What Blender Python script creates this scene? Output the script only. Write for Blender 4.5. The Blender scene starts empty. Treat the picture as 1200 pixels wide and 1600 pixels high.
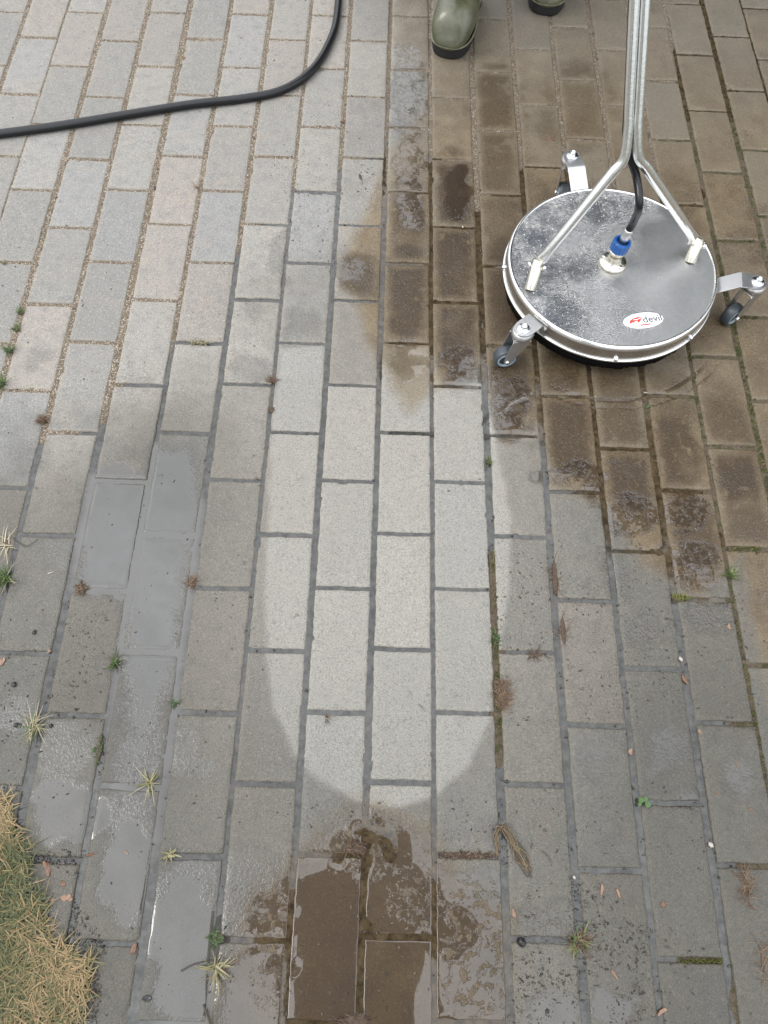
import bpy, bmesh, math, random
import numpy as np
from mathutils import Vector, Matrix, Euler
random.seed(7); RNG = np.random.RandomState(11)
sc = bpy.context.scene
COL = sc.collection
# ------------------------------------------------------------------ camera
CAMP = (1199.14, .44198, -.02672, .0546)
CPOS = Vector((-.00586, -.33156, 1.27911))
RM = (Matrix.Rotation(CAMP[2], 3, 'Z') @ Matrix.Rotation(CAMP[1], 3, 'X') @ Matrix.Rotation(CAMP[3], 3, 'Z'))
cd = bpy.data.cameras.new('camera'); cam = bpy.data.objects.new('camera', cd); COL.objects.link(cam)
cd.sensor_fit = 'VERTICAL'; cd.sensor_height = 24; cd.lens = 24 * CAMP[0] / 1600
cd.clip_start = .02; cd.clip_end = 500
m4 = RM.to_4x4(); m4.translation = CPOS; cam.matrix_world = m4
sc.camera = cam
sc.render.resolution_x = 768; sc.render.resolution_y = 1024
# ------------------------------------------------------------------ world, sun, exposure
SUN_EL, SUN_AZ = math.radians(48), math.radians(-100)      # azimuth measured from +Y towards +X
wd_ = bpy.data.worlds.new('World'); sc.world = wd_; wd_.use_nodes = True
wn = wd_.node_tree.nodes; wl = wd_.node_tree.links
bg = wn['Background']; bg.inputs['Strength'].default_value = .1
sky = wn.new('ShaderNodeTexSky'); sky.sky_type = 'NISHITA'; sky.sun_disc = False
sky.sun_elevation = SUN_EL; sky.sun_rotation = SUN_AZ; sky.dust_density = 3; sky.air_density = 1
tc = wn.new('ShaderNodeTexCoord'); sp = wn.new('ShaderNodeSeparateXYZ')
wl.new(tc.outputs['Generated'], sp.inputs[0])
mp = wn.new('ShaderNodeMapRange'); mp.inputs[1].default_value = .1; mp.inputs[2].default_value = .8; mp.interpolation_type = 'SMOOTHSTEP'
mp.inputs[3].default_value = 11; mp.inputs[4].default_value = 32
wl.new(sp.outputs['Z'], mp.inputs[0])
cn = wn.new('ShaderNodeTexNoise'); cn.inputs['Scale'].default_value = 4; cn.inputs['Detail'].default_value = 4
wl.new(tc.outputs['Generated'], cn.inputs['Vector'])
mr2 = wn.new('ShaderNodeMapRange'); mr2.inputs[1].default_value = .3; mr2.inputs[2].default_value = .7
mr2.inputs[3].default_value = .74; mr2.inputs[4].default_value = 1.24; wl.new(cn.outputs[0], mr2.inputs[0])
mm = wn.new('ShaderNodeMath'); mm.operation = 'MULTIPLY'; wl.new(mp.outputs[0], mm.inputs[0]); wl.new(mr2.outputs[0], mm.inputs[1])
cc = wn.new('ShaderNodeCombineColor')
for i, k in enumerate((.965, .995, 1.035)):
    q = wn.new('ShaderNodeMath'); q.operation = 'MULTIPLY'; q.inputs[1].default_value = k
    wl.new(mm.outputs[0], q.inputs[0]); wl.new(q.outputs[0], cc.inputs[i])
mx = wn.new('ShaderNodeMix'); mx.data_type = 'RGBA'; mx.inputs[0].default_value = .82
wl.new(sky.outputs[0], mx.inputs[6]); wl.new(cc.outputs[0], mx.inputs[7]); wl.new(mx.outputs[2], bg.inputs['Color'])
sl = bpy.data.lights.new('sun', 'SUN'); so = bpy.data.objects.new('sun', sl); COL.objects.link(so)
sl.energy = 1.25; sl.angle = math.radians(20); sl.color = (1, .95, .87)
sd = Vector((math.sin(SUN_AZ) * math.cos(SUN_EL), math.cos(SUN_AZ) * math.cos(SUN_EL), math.sin(SUN_EL)))
so.rotation_euler = sd.to_track_quat('Z', 'Y').to_euler()
sc.view_settings.view_transform = 'Standard'; sc.view_settings.look = 'None'
sc.view_settings.exposure = 0.0; sc.view_settings.gamma = 1

# ------------------------------------------------------------------ helpers
def ray(px, py):
    return RM @ Vector(((px - 600) / CAMP[0], (800 - py) / CAMP[0], -1))
def G(px, py, z=0.0):
    d = ray(px, py); t = (z - CPOS.z) / d.z
    return CPOS + d * t
def tag(o, label=None, cat=None, group=None, kind=None):
    if label: o['label'] = label
    if cat: o['category'] = cat
    if group: o['group'] = group
    if kind: o['kind'] = kind
    return o
def empty(name, loc=(0, 0, 0), rz=0):
    o = bpy.data.objects.new(name, None); COL.objects.link(o); o.location = loc; o.rotation_euler = (0, 0, rz)
    o.empty_display_size = .05; return o
def link_mesh(name, me, mats, parent=None, smooth=True):
    me.name = name; o = bpy.data.objects.new(name, me); COL.objects.link(o)
    for m in (mats if isinstance(mats, (list, tuple)) else [mats]): me.materials.append(m)
    if parent: o.parent = parent
    if smooth:
        me.polygons.foreach_set('use_smooth', [True] * len(me.polygons))
    return o
def np_mesh(verts, quads, attrs=None):
    me = bpy.data.meshes.new('m'); verts = np.asarray(verts, np.float32); quads = np.asarray(quads, np.int32)
    me.vertices.add(len(verts)); me.vertices.foreach_set('co', verts.ravel())
    k = quads.shape[1]; n = len(quads)
    me.loops.add(n * k); me.loops.foreach_set('vertex_index', quads.ravel())
    me.polygons.add(n); me.polygons.foreach_set('loop_start', np.arange(n, dtype=np.int32) * k)
    me.polygons.foreach_set('loop_total', np.full(n, k, np.int32))
    for nm, a in (attrs or {}).items():
        at = me.attributes.new(nm, 'FLOAT', 'POINT'); at.data.foreach_set('value', np.asarray(a, np.float32))
    me.update(calc_edges=True); me.validate(); return me
def bm_obj(name, bm, mat, parent=None, smooth=True, bevel=0, subsurf=0, autosmooth=None):
    bmesh.ops.recalc_face_normals(bm, faces=bm.faces)
    me = bpy.data.meshes.new(name); bm.to_mesh(me); bm.free()
    o = link_mesh(name, me, mat, parent, smooth)
    if bevel:
        b = o.modifiers.new('b', 'BEVEL'); b.width = bevel; b.segments = 2; b.limit_method = 'ANGLE'; b.angle_limit = math.radians(40)
        o.modifiers.new('w', 'WEIGHTED_NORMAL')
    if subsurf:
        s = o.modifiers.new('s', 'SUBSURF'); s.levels = subsurf; s.render_levels = subsurf
    return o
def lathe(bm, prof, seg=48, mat=None, close=True):
    """prof: list of (r,z); rotated about Z, mat places it"""
    rings = []
    for r, z in prof:
        if r < 1e-6:
            rings.append([bm.verts.new((0, 0, z))])
        else:
            rings.append([bm.verts.new((r * math.cos(2 * math.pi * i / seg), r * math.sin(2 * math.pi * i / seg), z)) for i in range(seg)])
    for a, b in zip(rings, rings[1:]):
        for i in range(seg):
            j = (i + 1) % seg
            if len(a) == 1 and len(b) == 1: continue
            if len(a) == 1: bm.faces.new((a[0], b[i], b[j]))
            elif len(b) == 1: bm.faces.new((a[i], a[j], b[0]))
            else: bm.faces.new((a[i], a[j], b[j], b[i]))
    if mat is not None:
        bmesh.ops.transform(bm, matrix=mat, verts=[v for r in rings for v in r])
def catmull(pts, n=8):
    pts = [Vector(p) for p in pts]; out = []
    P = [pts[0] * 2 - pts[1]] + pts + [pts[-1] * 2 - pts[-2]]
    for i in range(1, len(P) - 2):
        for k in range(n):
            t = k / n; a, b, c, d = P[i - 1:i + 3]
            out.append(.5 * ((2 * b) + (c - a) * t + (2 * a - 5 * b + 4 * c - d) * t * t + (3 * b - a - 3 * c + d) * t ** 3))
    out.append(pts[-1]); return out
def tube(bm, pts, r, seg=14, caps=True, flat=None):
    """r number or list; flat optional list of (scale_side, scale_up)"""
    pts = [Vector(p) for p in pts]; rings = []; up = Vector((.13, .31, 1)).normalized()
    prev = None
    for i, p in enumerate(pts):
        t = (pts[min(i + 1, len(pts) - 1)] - pts[max(i - 1, 0)]).normalized()
        s = t.cross(up if prev is None else prev).normalized() if prev is None else (prev - t * prev.dot(t)).normalized()
        prev = s
        u = s.cross(t)
        rr = r[i] if isinstance(r, (list, tuple)) else r
        fs, fu = flat[i] if flat else (1, 1)
        rings.append([bm.verts.new(p + s * rr * fs * math.cos(2 * math.pi * k / seg) + u * rr * fu * math.sin(2 * math.pi * k / seg)) for k in range(seg)])
    for a, b in zip(rings, rings[1:]):
        for k in range(seg):
            bm.faces.new((a[k], a[(k + 1) % seg], b[(k + 1) % seg], b[k]))
    if caps:
        bm.faces.new(rings[0]); bm.faces.new(rings[-1][::-1])
def box(bm, c, s, mat=None):
    r = bmesh.ops.create_cube(bm, size=1); vs = r['verts']
    bmesh.ops.scale(bm, vec=s, verts=vs); bmesh.ops.translate(bm, vec=c, verts=vs)
    if mat is not None: bmesh.ops.transform(bm, matrix=mat, verts=vs)
    return vs
def prism(bm, outline, z0, z1, mat=None):
    a = [bm.verts.new((x, y, z0)) for x, y in outline]; b = [bm.verts.new((x, y, z1)) for x, y in outline]
    n = len(a)
    bm.faces.new(a[::-1]); bm.faces.new(b)
    for i in range(n): bm.faces.new((a[i], a[(i + 1) % n], b[(i + 1) % n], b[i]))
    if mat is not None: bmesh.ops.transform(bm, matrix=mat, verts=a + b)

# numpy value noise
_T = RNG.rand(256, 256)
def vnoise(x, y, s, o=0):
    x = np.asarray(x) * s + 17.3 * (o + 1); y = np.asarray(y) * s + 9.7 * (o + 1) + 100
    xi = np.floor(x).astype(int); yi = np.floor(y).astype(int); fx = x - xi; fy = y - yi
    fx = fx * fx * (3 - 2 * fx); fy = fy * fy * (3 - 2 * fy)
    T = lambda a, b: _T[a % 256, b % 256]
    return (T(xi, yi) * (1 - fx) + T(xi + 1, yi) * fx) * (1 - fy) + (T(xi, yi + 1) * (1 - fx) + T(xi + 1, yi + 1) * fx) * fy
def fbm(x, y, s, o=0, n=3):
    r = 0; a = 1; t = 0
    for k in range(n): r = r + a * vnoise(x, y, s * 2 ** k, o + k); t += a; a *= .5
    return r / t
def sstep(a, b, x):
    t = np.clip((x - a) / (b - a), 0, 1); return t * t * (3 - 2 * t)
def world_poly(px): return np.array([G(*p)[:2] for p in px])
def sdf(poly, X, Y):
    """signed distance, positive inside"""
    d = np.full(X.shape, 1e9); ins = np.zeros(X.shape, bool); n = len(poly)
    for i in range(n):
        a = poly[i]; b = poly[(i + 1) % n]; e = b - a
        t = np.clip(((X - a[0]) * e[0] + (Y - a[1]) * e[1]) / (e @ e + 1e-12), 0, 1)
        d = np.minimum(d, (X - a[0] - e[0] * t) ** 2 + (Y - a[1] - e[1] * t) ** 2)
        c = ((a[1] > Y) != (b[1] > Y)) & (X < (b[0] - a[0]) * (Y - a[1]) / (b[1] - a[1] + 1e-12) + a[0]); ins ^= c
    d = np.sqrt(d); return np.where(ins, d, -d)
def pmask(px, X, Y, soft, grow=0, wob=0):
    poly = world_poly(px); out = np.zeros(X.shape)
    lo = poly.min(0) - .15; hi = poly.max(0) + .15
    m = (X > lo[0]) & (X < hi[0]) & (Y > lo[1]) & (Y < hi[1])
    if not m.any(): return out
    d = sdf(poly, X[m], Y[m]) + grow
    if wob: d = d + wob * (fbm(X[m], Y[m], 28, 5) - .5) * 2
    out[m] = sstep(-soft, soft, d); return out
def ell(cx, cy, rx, ry, rot=0):
    return [(cx + rx * math.cos(a) * math.cos(rot) - ry * math.sin(a) * math.sin(rot),
             cy + rx * math.cos(a) * math.sin(rot) + ry * math.sin(a) * math.cos(rot)) for a in [2 * math.pi * k / 16 for k in range(16)]]

# ------------------------------------------------------------------ materials
class NT:
    def __init__(s, name):
        s.m = bpy.data.materials.new(name); s.m.use_nodes = True; s.t = s.m.node_tree; s.n = s.t.nodes; s.l = s.t.links
        s.p = s.n['Principled BSDF']; s.out = s.n['Material Output']
        s.tc = None
    def coord(s):
        if not s.tc: s.tc = s.n.new('ShaderNodeTexCoord')
        return s.tc.outputs['Object']
    def set(s, i, v):
        if isinstance(v, bpy.types.NodeSocket): s.l.new(v, i)
        elif isinstance(v, (tuple, list)) and len(v) == 3 and i.type == 'RGBA': i.default_value = (*v, 1)
        else: i.default_value = v
    def attr(s, nm):
        a = s.n.new('ShaderNodeAttribute'); a.attribute_name = nm; return a.outputs['Fac']
    def noise(s, scale, detail=3, rough=.55, vec=None, dist=0):
        a = s.n.new('ShaderNodeTexNoise'); s.set(a.inputs['Scale'], scale); s.set(a.inputs['Detail'], detail)
        s.set(a.inputs['Roughness'], rough); s.set(a.inputs['Distortion'], dist); s.l.new(vec or s.coord(), a.inputs['Vector']); return a.outputs[0]
    def voro(s, scale, feat='F1', out='Distance', vec=None):
        a = s.n.new('ShaderNodeTexVoronoi'); a.feature = feat; s.set(a.inputs['Scale'], scale); s.l.new(vec or s.coord(), a.inputs['Vector']); return a.outputs[out]
    def math(s, op, a, b=0.0, c=None):
        q = s.n.new('ShaderNodeMath'); q.operation = op; s.set(q.inputs[0], a); s.set(q.inputs[1], b)
        if c is not None: s.set(q.inputs[2], c)
        return q.outputs[0]
    def map(s, v, a, b, c=0.0, d=1.0, smooth=False):
        q = s.n.new('ShaderNodeMapRange'); q.clamp = True
        if smooth: q.interpolation_type = 'SMOOTHSTEP'
        for i, k in enumerate((v, a, b, c, d)): s.set(q.inputs[i], k)
        return q.outputs[0]
    def mix(s, f, a, b, mode='MIX'):
        q = s.n.new('ShaderNodeMix'); q.data_type = 'RGBA'; q.blend_type = mode; q.clamp_factor = True
        s.set(q.inputs[0], f); s.set(q.inputs[6], a); s.set(q.inputs[7], b); return q.outputs[2]
    def bump(s, h, dist, strength=1.0, nrm=None):
        q = s.n.new('ShaderNodeBump'); s.set(q.inputs['Height'], h); q.inputs['Distance'].default_value = dist; q.inputs['Strength'].default_value = strength
        if nrm: s.l.new(nrm, q.inputs['Normal'])
        return q.outputs[0]
    def P(s, **k):
        for a, v in k.items(): s.set(s.p.inputs[a.replace('_', ' ')], v)
        return s.m

def mat_paver():
    t = NT('paver_concrete')
    wet, dirt_refl, clean, edge, rnd, rnd2, cov, blob, dark = [t.attr(k) for k in ('wet', 'dirt_refl', 'clean', 'edge', 'rnd', 'rnd2', 'cover', 'blob', 'dark')]; silt = t.attr('silt')
    g1 = t.noise(520, 2, .7); g2 = t.noise(210, 3, .6); st = t.noise(14, 4, .6); st2 = t.noise(38, 4, .6)
    vg = t.voro(430, out='Color'); sv = t.n.new('ShaderNodeSeparateColor'); t.l.new(vg, sv.inputs[0])
    dry = t.mix(rnd, (.205, .20, .187), (.285, .27, .243))
    dry = t.mix(t.map(rnd2, .75, 1, 0, .6), dry, (.245, .245, .243))
    dry = t.mix(t.map(rnd2, .30, 0, 0, .6), dry, (.285, .25, .222))
    dry = t.mix(t.math('MULTIPLY', t.map(st, .54, .74), .4), dry, (.31, .25, .21))
    dry = t.mix(t.math('MULTIPLY', t.map(st2, .48, .72), .55), dry, (.17, .166, .168))
    brown = t.mix(rnd, (.25, .202, .135), (.30, .25, .178))
    brown = t.mix(t.map(st, .35, .65), brown, (.19, .145, .095)); brown = t.mix(t.math('MULTIPLY', t.map(t.noise(6, 4, .65), .45, .68), .55), brown, (.12, .098, .075)); brown = t.mix(t.math('MULTIPLY', t.map(rnd2, .40, .90), .8), brown, (.245, .22, .185))
    c = t.mix(dirt_refl, dry, brown)
    # soaked middles with the dark reflections painted into their colour, paler rims
    core = t.math('MULTIPLY', t.map(t.math('ADD', edge, t.math('MULTIPLY', t.math('SUBTRACT', t.noise(45, 3), .5), .022)), .003, .022, smooth=True), t.map(t.noise(9, 2), .18, .42))
    core = t.math('MULTIPLY', core, dark)
    c = t.mix(t.math('MULTIPLY', core, .95), c, (.092, .060, .025))
    rim = t.math('MULTIPLY', t.map(t.math('ADD', edge, t.math('MULTIPLY', t.math('SUBTRACT', g2, .5), .012)), .008, .001), .4)
    c = t.mix(t.math('MULTIPLY', rim, t.map(cov, .5, .9, 1, 0)), c, (.30, .27, .22))
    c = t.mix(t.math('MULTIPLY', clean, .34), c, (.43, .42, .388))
    # aggregate grains
    gr = t.map(g1, .3, .7, .66, 1.34)
    c = t.mix(1.0, c, gray(t, gr), 'MULTIPLY')
    spk = t.math('MULTIPLY', t.map(sv.outputs[0], .86, .92), .4)
    c = t.mix(spk, c, (.13, .12, .105))
    spk2 = t.math('MULTIPLY', t.map(sv.outputs[1], .90, .95), .3)
    c = t.mix(spk2, c, (.45, .42, .36))
    # dark lichen and dirt spots
    ls = t.math('MULTIPLY', t.map(t.noise(62, 3, .6), .63, .72), t.map(t.noise(5, 2), .45, .6))
    c = t.mix(t.math('MULTIPLY', ls, .6), c, (.10, .095, .09))
    siltf = t.map(t.math('ADD', silt, t.math('MULTIPLY', t.math('SUBTRACT', t.noise(160, 3, .7), .5), .5)), .1, .95, smooth=True)
    wetc = t.mix(1.0, c, t.mix(dirt_refl, (.315, .325, .31), (.41, .345, .235)), 'MULTIPLY')
    c = t.mix(wet, c, wetc)
    # water film mask
    n = t.math('ADD', t.math('MULTIPLY', t.math('SUBTRACT', t.noise(26, 4, .6), .5), .55), t.math('MULTIPLY', t.math('SUBTRACT', g2, .5), .8))
    bl = t.noise(88, 3, .6, dist=.8)
    holes = t.math('MULTIPLY', t.map(t.noise(75, 3, .55, dist=.4), .54, .60), blob)
    cv = t.math('SUBTRACT', t.math('ADD', cov, n), t.math('MULTIPLY', holes, .75))
    film = t.map(cv, .30, .80, smooth=True)
    c = t.mix(t.math('MULTIPLY', film, t.math('SUBTRACT', .85, t.math('MULTIPLY', clean, .6))), c, t.mix(1.0, c, t.mix(dirt_refl, (.31, .29, .25), (.40, .305, .17)), 'MULTIPLY'))
    c = t.mix(t.math('MULTIPLY', siltf, .85), c, (.050, .048, .044))
    damp = t.math('MAXIMUM', film, t.math('MULTIPLY', wet, .25))
    hgt = t.math('ADD', t.math('MULTIPLY', g1, 1.0), t.math('MULTIPLY', g2, 1.2))
    keep = t.math('SUBTRACT', 1.0, t.math('MULTIPLY', film, .8))
    nb = t.bump(t.math('MULTIPLY', hgt, keep), .0016, .75)
    # water surface: level with sloping margins and little domes
    wh = t.math('ADD', t.math('MULTIPLY', film, .32), t.math('MULTIPLY', t.math('MULTIPLY', t.map(bl, .56, .66, smooth=True), t.map(blob, .12, .7)), 1.3))
    wh = t.math('ADD', wh, t.math('MULTIPLY', t.math('MULTIPLY', hgt, t.math('SUBTRACT', 1.0, film)), 1.1))
    wh = t.math('ADD', wh, t.math('MULTIPLY', t.noise(16, 2), .22))
    cb = t.bump(wh, .0014, .8)
    t.P(Base_Color=c, Roughness=t.map(wet, 0, 1, .88, .55), Normal=nb, Coat_Weight=damp, Coat_Roughness=t.map(film, 0, 1, .34, .02), Coat_Normal=cb)
    t.p.inputs['Coat IOR'].default_value = 1.66
    t.p.inputs['Specular IOR Level'].default_value = .35
    return t.m
def gray(t, v):
    q = t.n.new('ShaderNodeCombineColor')
    for i in range(3): t.l.new(v, q.inputs[i])
    return q.outputs[0]
def mat_joint():
    t = NT('joint_grit'); sand, moss = t.attr('sand'), t.attr('moss')
    vc = t.voro(520, out='Color'); s3 = t.n.new('ShaderNodeSeparateColor'); t.l.new(vc, s3.inputs[0])
    c = t.mix(s3.outputs[0], (.11, .085, .058), (.29, .225, .16)); c = t.mix(t.map(s3.outputs[1], .84, .89), c, (.5, .45, .38))
    c = t.mix(t.map(s3.outputs[2], .84, .9), c, (.10, .08, .06))
    mud = t.mix(t.noise(180, 4), (.05, .038, .024), (.17, .13, .085))
    ms = t.mix(t.noise(240, 3), (.022, .026, .008), (.075, .075, .018))
    c = t.mix(sand, mud, c); c = t.mix(t.math('MULTIPLY', moss, t.map(t.noise(60, 3), .5, .6)), c, ms)
    h = t.math('ADD', t.voro(520), t.noise(150, 4))
    return t.P(Base_Color=c, Roughness=.85, Normal=t.bump(h, .003, 1))
def mat_water():
    t = NT('water'); cov, murk = t.attr('cover'), t.attr('murk')
    n = t.math('MULTIPLY', t.math('SUBTRACT', t.noise(40, 4, .6), .5), .5)
    f = t.map(t.math('ADD', t.math('ADD', cov, n), t.math('MULTIPLY', t.math('SUBTRACT', t.noise(330, 2, .6), .5), .8)), .15, .85, smooth=True)
    nrm = t.bump(t.math('ADD', t.math('MULTIPLY', t.noise(18, 2), .35), t.math('MULTIPLY', t.noise(160, 2), .04)), .0010, .6)
    df = t.n.new('ShaderNodeBsdfDiffuse'); mud = t.map(t.noise(70, 4, .7), .35, .65, .32, 1.0); t.l.new(t.mix(1.0, t.mix(t.attr('silty'), t.mix(t.attr('flat'), (.07, .068, .063), (.10, .097, .09)), (.085, .062, .036)), gray(t, t.math('MAXIMUM', mud, t.attr('flat'))), 'MULTIPLY'), df.inputs[0])
    tr = t.n.new('ShaderNodeBsdfTransparent'); tr.inputs[0].default_value = (.86, .84, .80, 1)
    tr2 = t.n.new('ShaderNodeBsdfTransparent')
    gl = t.n.new('ShaderNodeBsdfGlossy'); gl.inputs['Roughness'].default_value = .03; t.l.new(nrm, gl.inputs['Normal'])
    fr = t.n.new('ShaderNodeFresnel'); fr.inputs['IOR'].default_value = 1.62; t.l.new(nrm, fr.inputs['Normal'])
    a = t.n.new('ShaderNodeMixShader'); t.l.new(murk, a.inputs[0]); t.l.new(tr.outputs[0], a.inputs[1]); t.l.new(df.outputs[0], a.inputs[2])
    b = t.n.new('ShaderNodeMixShader'); t.l.new(fr.outputs[0], b.inputs[0]); t.l.new(a.outputs[0], b.inputs[1]); t.l.new(gl.outputs[0], b.inputs[2])
    c = t.n.new('ShaderNodeMixShader'); t.l.new(f, c.inputs[0]); t.l.new(tr2.outputs[0], c.inputs[1]); t.l.new(b.outputs[0], c.inputs[2])
    t.l.new(c.outputs[0], t.out.inputs[0]); return t.m
def simple(name, col, rough=.5, metal=0, var=.15, vscale=40, bump=0, bscale=200, **k):
    t = NT(name); n = t.noise(vscale, 4)
    c = t.mix(n, tuple(x * (1 - var) for x in col), tuple(min(1, x * (1 + var)) for x in col))
    t.P(Base_Color=c, Metallic=metal, Roughness=t.map(t.noise(vscale * 2.3, 3), .3, .7, rough * .85, min(1, rough * 1.15)))
    if bump: t.P(Normal=t.bump(t.noise(bscale, 4), bump, 1))
    for a, v in k.items(): t.set(t.p.inputs[a.replace('_', ' ')], v)
    return t.m
def attr_color(name, a, b, c, rough=.6, rnd='rnd', **k):
    t = NT(name); r = t.attr(rnd)
    col = t.mix(t.map(r, 0, .5), a, b); col = t.mix(t.map(r, .5, 1), col, c)
    t.P(Base_Color=col, Roughness=rough)
    for q, v in k.items(): t.set(t.p.inputs[q.replace('_', ' ')], v)
    return t.m
M = {}
M['paver'] = mat_paver(); M['joint'] = mat_joint(); M['water'] = mat_water()
def mat_plate():
    t = NT('wet_steel_plate'); co = t.coord()
    sep = t.n.new('ShaderNodeSeparateXYZ'); t.l.new(co, sep.inputs[0])
    dr = t.noise(340, 3, .65); dr2 = t.noise(90, 3, .6)
    reg = t.map(t.math('ADD', t.math('ADD', t.math('MULTIPLY', sep.outputs[0], -2.2), t.math('MULTIPLY', sep.outputs[1], .6)), t.noise(9, 3)), .35, .75, .1, 1)
    d = t.math('MULTIPLY', t.map(dr, .5, .62), reg)
    sc_ = t.n.new('ShaderNodeTexNoise'); sc_.inputs['Scale'].default_value = 1
    mapn = t.n.new('ShaderNodeMapping'); mapn.inputs['Scale'].default_value = (30, 900, 30); mapn.inputs['Rotation'].default_value = (0, 0, .2)
    t.l.new(co, mapn.inputs[0]); t.l.new(mapn.outputs[0], sc_.inputs['Vector'])
    base = t.mix(dr2, (.50, .51, .52), (.66, .65, .63))
    base = t.mix(t.math('MULTIPLY', t.map(t.noise(13, 5, .65), .42, .62), t.math('MULTIPLY', reg, .9)), base, (.15, .165, .19))  # mottled reflections painted into the steel colour, dark patches and bright specks
    base = t.mix(t.math('MULTIPLY', t.map(t.noise(120, 4, .7), .52, .60), t.math('MULTIPLY', reg, .6)), base, (.16, .17, .19))
    base = t.mix(t.math('MULTIPLY', t.map(t.noise(150, 3, .7), .60, .66), reg), base, (.92, .93, .94))
    h = t.math('ADD', t.math('MULTIPLY', d, 1.0), t.math('MULTIPLY', sc_.outputs[0], .05))
    tg = t.n.new('ShaderNodeTangent'); tg.direction_type = 'RADIAL'; tg.axis = 'Z'
    t.P(Base_Color=base, Metallic=1.0, Roughness=t.map(t.math('ADD', t.math('MULTIPLY', reg, .5), t.math('MULTIPLY', t.noise(7, 3), .5)), .1, .9, .42, .16), Anisotropic=.45, Tangent=tg.outputs[0],
        Normal=t.bump(h, .0015, .8)); return t.m
M['plate'] = mat_plate()
M['steel'] = simple('polished_steel', (.88, .88, .87), .22, 1, .08, 60, .0002, 150)
M['skirt'] = simple('brushed_skirt_steel', (.52, .50, .47), .3, 1, .12, 90, .0002, 300)
M['galv'] = simple('satin_zinc_steel', (.60, .60, .60), .34, 1, .12, 120, .0003, 350)
M['brass'] = simple('nickel_fitting', (.70, .66, .56), .26, 1, .1, 90)
M['bolt'] = simple('bright_bolt_steel', (.78, .79, .82), .2, 1, .1, 200)
M['rubber'] = simple('black_rubber', (.018, .019, .022), .42, 0, .3, 120, .0004, 500)
M['hose'] = simple('wet_black_hose', (.004, .0045, .006), .45, 0, .25, 60, .0005, 260, Specular_IOR_Level=.3, Coat_Weight=.35, Coat_Roughness=.12)
M['bristle'] = simple('black_brush_skirt', (.006, .006, .006), .9, 0, .4, 150, .002, 400, Specular_IOR_Level=.05)
M['wheel'] = simple('grey_blue_wheel_rubber', (.045, .055, .065), .45, 0, .2, 120)
M['wring'] = simple('pale_wheel_ring', (.24, .30, .32), .35, 0, .1, 120)
M['whub'] = simple('dark_wheel_hub', (.05, .065, .075), .4, 0, .2, 120)
M['blue'] = simple('blue_plastic', (.01, .085, .30), .32, 0, .15, 80)
M['white'] = simple('white_sticker', (.82, .82, .81), .35, 0, .03, 60)
M['red'] = simple('red_print', (.62, .05, .035), .4, 0, .1, 60)
M['greyp'] = simple('grey_print', (.09, .09, .10), .4, 0, .1, 60)
M['hole'] = simple('dark_recess', (.02, .02, .02), .6)
def mat_boot():
    t = NT('olive_rubber'); n = t.noise(18, 4, .6); f = t.noise(90, 4, .65)
    c = t.mix(t.map(n, .3, .7), (.042, .046, .022), (.098, .098, .056)); c = t.mix(t.math('MULTIPLY', t.map(f, .5, .7), .5), c, (.035, .035, .02))
    t.P(Base_Color=c, Roughness=t.map(n, .3, .7, .22, .42), Normal=t.bump(t.math('ADD', n, t.math('MULTIPLY', f, .2)), .002, .5), Coat_Weight=.4, Coat_Roughness=.16)
    return t.m
M['boot'] = mat_boot()
M['bootrim'] = simple('pale_olive_foxing', (.15, .15, .10), .4, 0, .2, 90)
M['sole'] = simple('black_boot_sole', (.012, .013, .014), .5, 0, .2, 90, .001, 120)
M['skin'] = simple('skin', (.52, .33, .25), .5, 0, .08, 60, Subsurface_Weight=.05)
M['jacket'] = simple('dark_work_jacket', (.028, .032, .040), .8, 0, .2, 60, .001, 500)
M['jacket2'] = simple('dark_brown_coat', (.045, .034, .026), .8, 0, .2, 60, .001, 500)
M['trouser'] = simple('dark_trousers', (.030, .032, .036), .85, 0, .2, 60, .001, 500)
M['hair'] = simple('brown_hair', (.05, .03, .018), .55, 0, .3, 200)
M['phone'] = simple('black_phone', (.015, .015, .017), .25, 0, .1, 60)
M['bark'] = simple('bark', (.09, .07, .05), .9, 0, .3, 12, .02, 30)
M['leaf'] = attr_color('tree_leaf', (.025, .045, .012), (.045, .075, .02), (.08, .10, .03), .55)
M['hedge'] = attr_color('hedge_leaf', (.022, .038, .014), (.035, .055, .02), (.06, .07, .03), .6)
M['grass'] = attr_color('lawn_blade', (.052, .066, .020), (.155, .128, .05), (.29, .20, .10), .6)
M['green'] = attr_color('fresh_weed', (.032, .065, .016), (.065, .11, .028), (.22, .21, .09), .55)
M['dryw'] = attr_color('dry_weed', (.09, .10, .04), (.25, .22, .12), (.42, .37, .26), .6)
M['dead'] = attr_color('dead_roots', (.045, .028, .017), (.11, .068, .042), (.21, .145, .09), .7)
M['grit'] = attr_color('dark_grit', (.015, .013, .011), (.045, .04, .032), (.12, .10, .08), .45)
M['mossm'] = attr_color('moss', (.03, .04, .006), (.08, .10, .015), (.20, .17, .04), .8)
M['soil'] = simple('soil', (.085, .06, .042), .9, 0, .4, 90, .006, 120)
M['lawn'] = simple('lawn_ground', (.06, .08, .03), .95, 0, .35, 8, .01, 60)
M['chip'] = simple('pale_wood_chip', (.24, .145, .10), .6, 0, .25, 300)
M['rleaf'] = simple('wet_brown_leaf', (.14, .07, .04), .4, 0, .4, 200)
M['pebb'] = simple('black_pebble', (.018, .017, .018), .3, 0, .3, 200)
M['wpebb'] = simple('pale_pebble', (.38, .35, .31), .4, 0, .15, 200)
M['straw'] = simple('straw', (.15, .105, .055), .5, 0, .3, 200)
M['twig'] = simple('dark_twig', (.05, .04, .03), .6, 0, .3, 200)
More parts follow.
